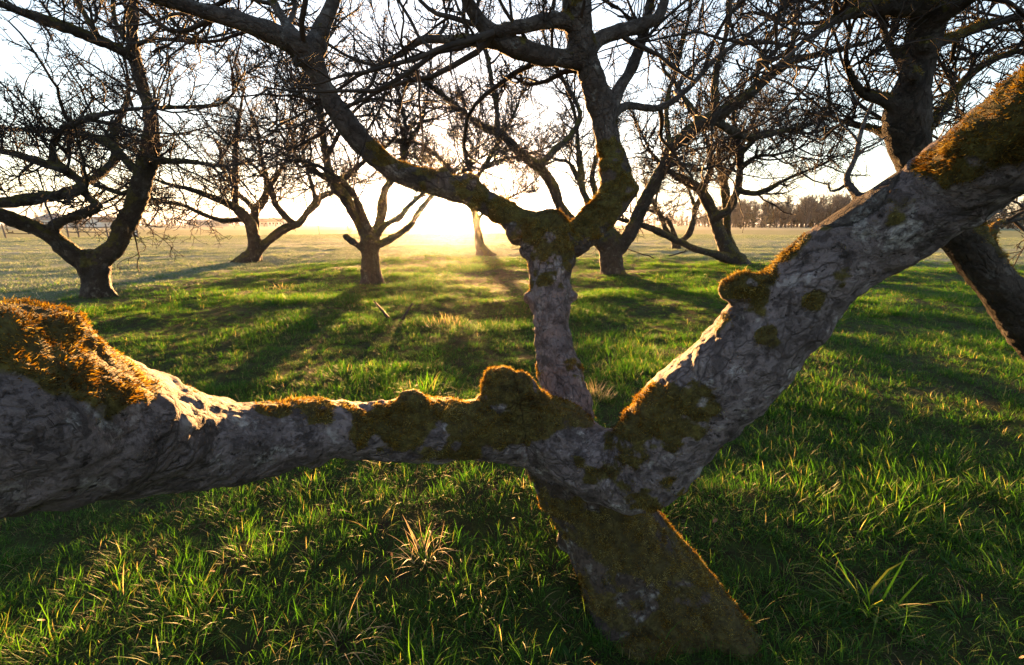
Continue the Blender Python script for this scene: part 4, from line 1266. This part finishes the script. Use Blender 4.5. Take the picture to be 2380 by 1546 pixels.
building('farmhouse', 131, 205, 529, 'farmhouse with broad hipped grey roof among the trees across the field', 'house', 11.0, 9, 3.2, 5.6, M_PLASTER, M_ROOFG, 0.1, 'hip',
         [('f', k, 1.1, 1.1, 1.3) for k in (-3.8, -1.4, 1.4, 3.8)], (-0.5, 0.5, 2.1), 1.5)
building('farm_shed', 214, 196, 528, 'long low grey farm shed joined by a white gabled house', 'shed', 12.5, 7, 2.3, 3.2, M_GREYWALL, M_ROOFG, -0.05, 'gable',
         [('f', k, 0.9, 1.4, 0.7) for k in (-4, -1, 2)], (3.6, 5.4, 2.1))
building('gabled_house', 252, 186, 528, 'white gabled farm building with two small windows beside the long shed', 'house', 11.0, 6.8, 2.2, 3.9, M_PLASTER, M_ROOF, math.pi / 2 - 0.15, 'gable',
         [('l', -1.0, 0.9, 0.9, 0.6), ('l', 1.0, 0.9, 0.9, 0.6)])
building('storage_hall', 485, 320, 526, 'long pale storage hall standing before the hazy trees', 'barn', 21.0, 10, 2.6, 4.0, M_GREYWALL, M_ROOFG, 0.12, 'gable',
         [('f', k, 1.0, 1.6, 0.8) for k in (-7, -3, 1, 5)], (7.0, 9.5, 2.4))
building('village_house', 622, 300, 527, 'brown roofed village house with dim wall at the far edge of the field', 'house', 10.0, 8, 2.9, 5.0, M_GREYWALL, M_ROOF, 0.0, 'gable',
         [('f', k, 1.2, 1.1, 1.2) for k in (-3.4, -1.2, 1.2, 3.4)], (-0.4, 0.5, 2.1), 2.0)
building('village_house', 646, 296, 527, 'bright white village house under a brown roof at the far edge of the field', 'house', 9.0, 8, 3.0, 5.0, M_PLASTER, M_ROOF, 0.1, 'gable',
         [('f', k, 1.2, 1.1, 1.2) for k in (-3.0, -1.0, 1.4, 3.2)], (-0.2, 0.7, 2.1), -2.0)
building('village_house', 668, 305, 527, 'low village house beside the white one with lower brown roof', 'house', 8.0, 7, 2.4, 4.2, M_GREYWALL, M_ROOF, -0.1, 'gable',
         [('f', k, 1.0, 1.0, 1.1) for k in (-2.4, 0.2, 2.4)], (1.0, 1.8, 2.0))

# trees on the skyline
def bare_tree_geo(wr, h, wd, nb=34, nt=7, r=0.10, base=0.15):
    """trunk, steep branches and fine twigs as thin tapering tubes"""
    tr = np.stack((np.linspace(0, 0.1 * wd * wr.normal(), 6), np.linspace(0, 0.1 * wd * wr.normal(), 6), np.linspace(-0.2, h * 0.85, 6)), -1)[None]
    rt = np.linspace(r * 2.2, r * 0.5, 6)[None]
    c1, r1 = grow(tr, rt, nb, (h * 0.18, h * 0.42), 5, r * 0.6, r * 0.25, 0.16, 0.12, (0.5, 0.9 * wd / h * 2.0, 0.25), base, wr)
    c2, r2 = grow(c1, r1, nt, (h * 0.06, h * 0.2), 4, r * 0.32, r * 0.2, 0.2, 0.1, (0.5, 0.8, 0.2), 0.15, wr)
    V, Q, off = [], [], 0
    for c, rr, sd in ((tr, rt, 5), (c1, r1, 3), (c2, r2, 3)):
        v, q = tubes(c, rr, sd)
        V.append(v); Q.append(q + off); off += len(v)
    return np.vstack(V), np.vstack(Q)

def conifer_geo(wr, h, wd):
    """whorls of drooping boughs, each a thin two-sided wedge"""
    n = 150
    z = h * (0.06 + 0.94 * wr.uniform(0, 1, n) ** 0.85)
    a = wr.uniform(0, 6.283, n)
    L = wd * 0.5 * (1 - z / h) ** 0.8 * wr.uniform(0.7, 1.15, n) + 0.15
    dx = np.stack((np.cos(a), np.sin(a), np.full(n, -0.25)), -1)
    sd = np.stack((-np.sin(a), np.cos(a), np.zeros(n)), -1)
    b = np.stack((np.zeros(n), np.zeros(n), z), -1)
    tip = b + dx * L[:, None]
    md = b + dx * (L * 0.55)[:, None]
    wv = (L * 0.32)[:, None] * sd
    up = np.array((0, 0, 0.10)) * L[:, None]
    V = np.stack((b, md - wv, tip, md + wv, md + up), 1).reshape(-1, 3)
    off = (np.arange(n) * 5)[:, None]
    T = np.vstack([np.array([t]) + off for t in ((0, 1, 4), (1, 2, 4), (2, 3, 4), (3, 0, 4))])
    tv, tq = tubes(np.array([[(0, 0, -0.2), (0, 0, h * 0.5), (0, 0, h)]], dtype=float), np.array([[0.02 * h, 0.012 * h, 0.002]]), 5)
    return V, T, tv, tq

def wood_mass(name, label, spans, seed, mat_mix):
    """a far-off wood that reads as one mass: spans = (x0, x1, top0, top1, Y, count, conifer share)"""
    wr = np.random.default_rng(seed)
    V, Q, T, mi_q, mi_t, off = [], [], [], [], [], 0
    for (x0, x1, t0, t1, Y, n, cf) in spans:
        for k in range(n):
            f = (k + wr.uniform(-0.4, 0.4)) / max(1, n - 1)
            Yk = Y + wr.uniform(0, 0.12) * Y
            x = x0 + (x1 - x0) * f
            c = P(x, 527, Yk)
            top = t0 + (t1 - t0) * np.clip(f, 0, 1)
            h = max(2.0, P(x, top, Yk)[2]) * wr.uniform(0.62, 1.14)
            if wr.uniform() < cf:
                v, t, tv, tq = conifer_geo(wr, h, h * wr.uniform(0.30, 0.42))
                V.append(np.vstack((v, tv)) + np.array((c[0], Yk, 0)))
                T.append(t + off); mi_t.append(np.full(len(t), 1))
                Q.append(tq + off + len(v)); mi_q.append(np.full(len(tq), 0))
                off += len(v) + len(tv)
            else:
                v, q = bare_tree_geo(wr, h, h * wr.uniform(0.35, 0.55), 46, 12, 0.016 * h, 0.08)
                V.append(v + np.array((c[0], Yk, 0)))
                Q.append(q + off); mi_q.append(np.full(len(q), 0)); off += len(v)
    fs = [np.vstack(Q)] + ([np.vstack(T)] if T else [])
    mi = np.concatenate(mi_q + mi_t)
    me = mesh_arrays(name, np.vstack(V), fs, False, [M_WOOD_D, M_SPRUCE], mi)
    o = link(name, me, None, kind='stuff', label=label, category='wood')
    return o

wood_mass('distant_wood', 'bare grey wood standing across the field on the right', [
    (1690, 2010, 470, 452, 180, 46, 0.25), (1700, 2050, 462, 456, 196, 40, 0.3), (1640, 1720, 486, 470, 200, 14, 0.2),
    (1540, 1660, 497, 488, 300, 30, 0.5), (1470, 1560, 510, 500, 380, 24, 0.5)], 201, None)
wood_mass('distant_wood', 'dark conifer wood close to the field behind the bent bole', [
    (2200, 2900, 462, 430, 122, 60, 0.9), (2210, 2900, 455, 430, 132, 50, 0.9), (2050, 2230, 480, 462, 190, 24, 0.5)], 202, None)
wood_mass('distant_wood', 'hazy low line of trees behind the storage hall', [
    (330, 560, 508, 503, 380, 50, 0.35), (540, 720, 514, 511, 420, 36, 0.3), (-200, 90, 512, 510, 260, 30, 0.4), (150, 340, 514, 506, 330, 26, 0.3)], 203, None)
wood_mass('distant_wood', 'faint tree line on the horizon under the low sun', [
    (720, 1000, 515, 511, 560, 44, 0.3), (980, 1240, 512, 513, 600, 40, 0.3), (1220, 1500, 514, 511, 560, 44, 0.4)], 204, None)

def lone_tree(name, x, top, Y, label, mat, kind='bare', wide=0.6, seed=1, cat='tree'):
    wr = np.random.default_rng(seed)
    c = P(x, 527, Y)
    h = P(x, top, Y)[2]
    root = thing(name, (c[0], Y, 0), label, cat)
    if kind == 'bare':
        tr = np.stack((np.linspace(0, 0.03 * h, 6), np.zeros(6), np.linspace(-0.2, h * 0.55, 6)), -1)[None]
        v, q = tubes(tr, np.linspace(0.03 * h, 0.012 * h, 6)[None], 6)
        o = bpy.data.objects.new('trunk', mesh_arrays('trunk', v, q, True, [M_WOOD_D])); COL.objects.link(o); o.parent = root
        v, q = bare_tree_geo(wr, h, h * wide, 60, 9, 0.009 * h, 0.3)
        o = bpy.data.objects.new('crown', mesh_arrays('crown', v, q, True, [mat])); COL.objects.link(o); o.parent = root; o['kind'] = 'stuff'
    else:
        v, t, tv, tq = conifer_geo(wr, h, h * wide)
        o = bpy.data.objects.new('trunk', mesh_arrays('trunk', tv, tq, True, [M_WOOD_D])); COL.objects.link(o); o.parent = root
        o = bpy.data.objects.new('crown', mesh_arrays('crown', v, t, False, [mat])); COL.objects.link(o); o.parent = root; o['kind'] = 'stuff'
    return root

lone_tree('conifer', 89, 489, 190, 'pointed conifer beside the hipped farmhouse', M_SPRUCE, 'conifer', 0.55, 301)
lone_tree('bare_tree', 117, 484, 214, 'thin bare tree rising above the farmhouse roof', M_WOOD_D, 'bare', 0.7, 302)
lone_tree('garden_tree', 320, 505, 172, 'dark round tree beside the gabled farm building', M_WOOD_D, 'bare', 1.1, 303)
lone_tree('field_tree', 712, 513, 260, 'small round bare tree alone in the field beyond the village houses', M_WOOD_D, 'bare', 1.2, 304)
lone_tree('field_tree', 738, 515, 250, 'thin young tree next to the small round one in the field', M_WOOD_D, 'bare', 0.8, 305)
lone_tree('willow_tree', 1780, 500, 168, 'pale yellowish rounded tree in front of the bare grey wood', M_PALE, 'bare', 1.3, 306)
lone_tree('garden_bush', 78, 514, 186, 'dark bush at the foot of the pointed conifer', M_WOOD_D, 'bare', 1.6, 307, 'bush')
lone_tree('field_shrub', 1905, 512, 172, 'broad leafless shrub at the foot of the bare grey wood', M_WOOD_D, 'bare', 1.6, 308, 'shrub')

# the paddock fence to the left
fr = thing('paddock_fence', (P(235, 553, 43)[0], 43, 0), 'weathered wooden paddock fence with leaning posts behind the stout tree', 'fence')
fence_x = [(-60, 0.0), (14, -0.18), (160, 0.1), (184, 0.12), (252, -0.06), (321, 0.08)]
posts = []
for (x, lean) in fence_x:
    c = P(x, 553, 43.0)
    cc = np.array([(c[0] - fr.location.x + lean * z / 1.3 * 0.5, 0, z) for z in (-0.2, 0.4, 0.9, 1.28)])
    v, q = tubes(cc[None], np.array([[0.075, 0.072, 0.068, 0.06]]), 7)
    cap = np.array([[21, 22, 23, 24, 25, 26, 27]])
    o = bpy.data.objects.new('post', mesh_arrays('post', v, [q, cap], False, [M_POST])); COL.objects.link(o); o.parent = fr
    posts.append(cc)
for k in range(2, len(posts) - 1):
    for z in (0.55, 0.98):
        a = posts[k][1] * 0 + np.array((posts[k][1][0] - 0.1, -0.08, z)); b = np.array((posts[k + 1][1][0] + 0.1, -0.08, z - 0.03))
        cc = np.array([a, 0.5 * (a + b) + np.array((0, 0, -0.02)), b])
        v, q = tubes(cc[None], np.full((1, 3), 0.045), 6)
        o = bpy.data.objects.new('rail', mesh_arrays('rail', v, q, False, [M_POST])); COL.objects.link(o); o.parent = fr

# white tank behind the fence: body, ribs, lid
tk = thing('water_tank', (P(303, 550, 45)[0], 45, 0), 'white ribbed plastic water tank standing behind the paddock fence', 'tank')
part_box('body', tk, M_WHITE, -0.42, 0.42, -0.4, 0.4, 0.14, 0.92)
for k in range(4):
    part_box('rib', tk, M_GREYWALL, -0.45, 0.45, -0.43, 0.43, 0.22 + 0.2 * k, 0.25 + 0.2 * k)
part_box('pallet', tk, M_POST, -0.5, 0.5, -0.48, 0.48, 0.0, 0.13)
part_box('lid', tk, M_WHITE, -0.16, 0.16, -0.16, 0.16, 0.921, 1.0)

# two marker stakes in the field
for (x, yb, lab) in ((742, 545, 'thin dark stake in the frosted field near the small field trees'), (1243, 543, 'thin marker stake in the field between the sun and the mossy fork')):
    Y = ground_Y(yb)
    c = P(x, yb, Y)
    st = thing('stake', (c[0], Y, 0), lab, 'stake')
    v, q = tubes(np.array([[(0, 0, -0.2), (0.01, 0, 0.6), (0.03, 0, 1.15)]]), np.array([[0.035, 0.033, 0.03]]), 6)
    o = bpy.data.objects.new('shaft', mesh_arrays('shaft', v, [q, np.array([[12, 13, 14, 15, 16, 17]])], False, [M_POST])); COL.objects.link(o); o.parent = st
    part_box('cap', st, M_WHITE, -0.02, 0.08, -0.05, 0.05, 1.151, 1.2)

# ------------------------------------------------------------------ morning haze
hv, hf = boxv(-1150, 1150, -1150, 1150, -1.2, 17.0)
hz = mesh_arrays('haze', hv, hf, False)
hm, nt, nn, ll = new_mat('haze_air')
pv = nn.new('ShaderNodeVolumePrincipled')
pv.inputs['Color'].default_value = (0.95, 0.95, 0.97, 1)
pv.inputs['Density'].default_value = 0.00016
pv.inputs['Anisotropy'].default_value = 0.9
mo = nn.new('ShaderNodeOutputMaterial')
ll.new(pv.outputs[0], mo.inputs['Volume'])
hz.materials.append(hm)
link('haze', hz, None, kind='stuff', label='thin pale haze lying over the whole field', category='haze')
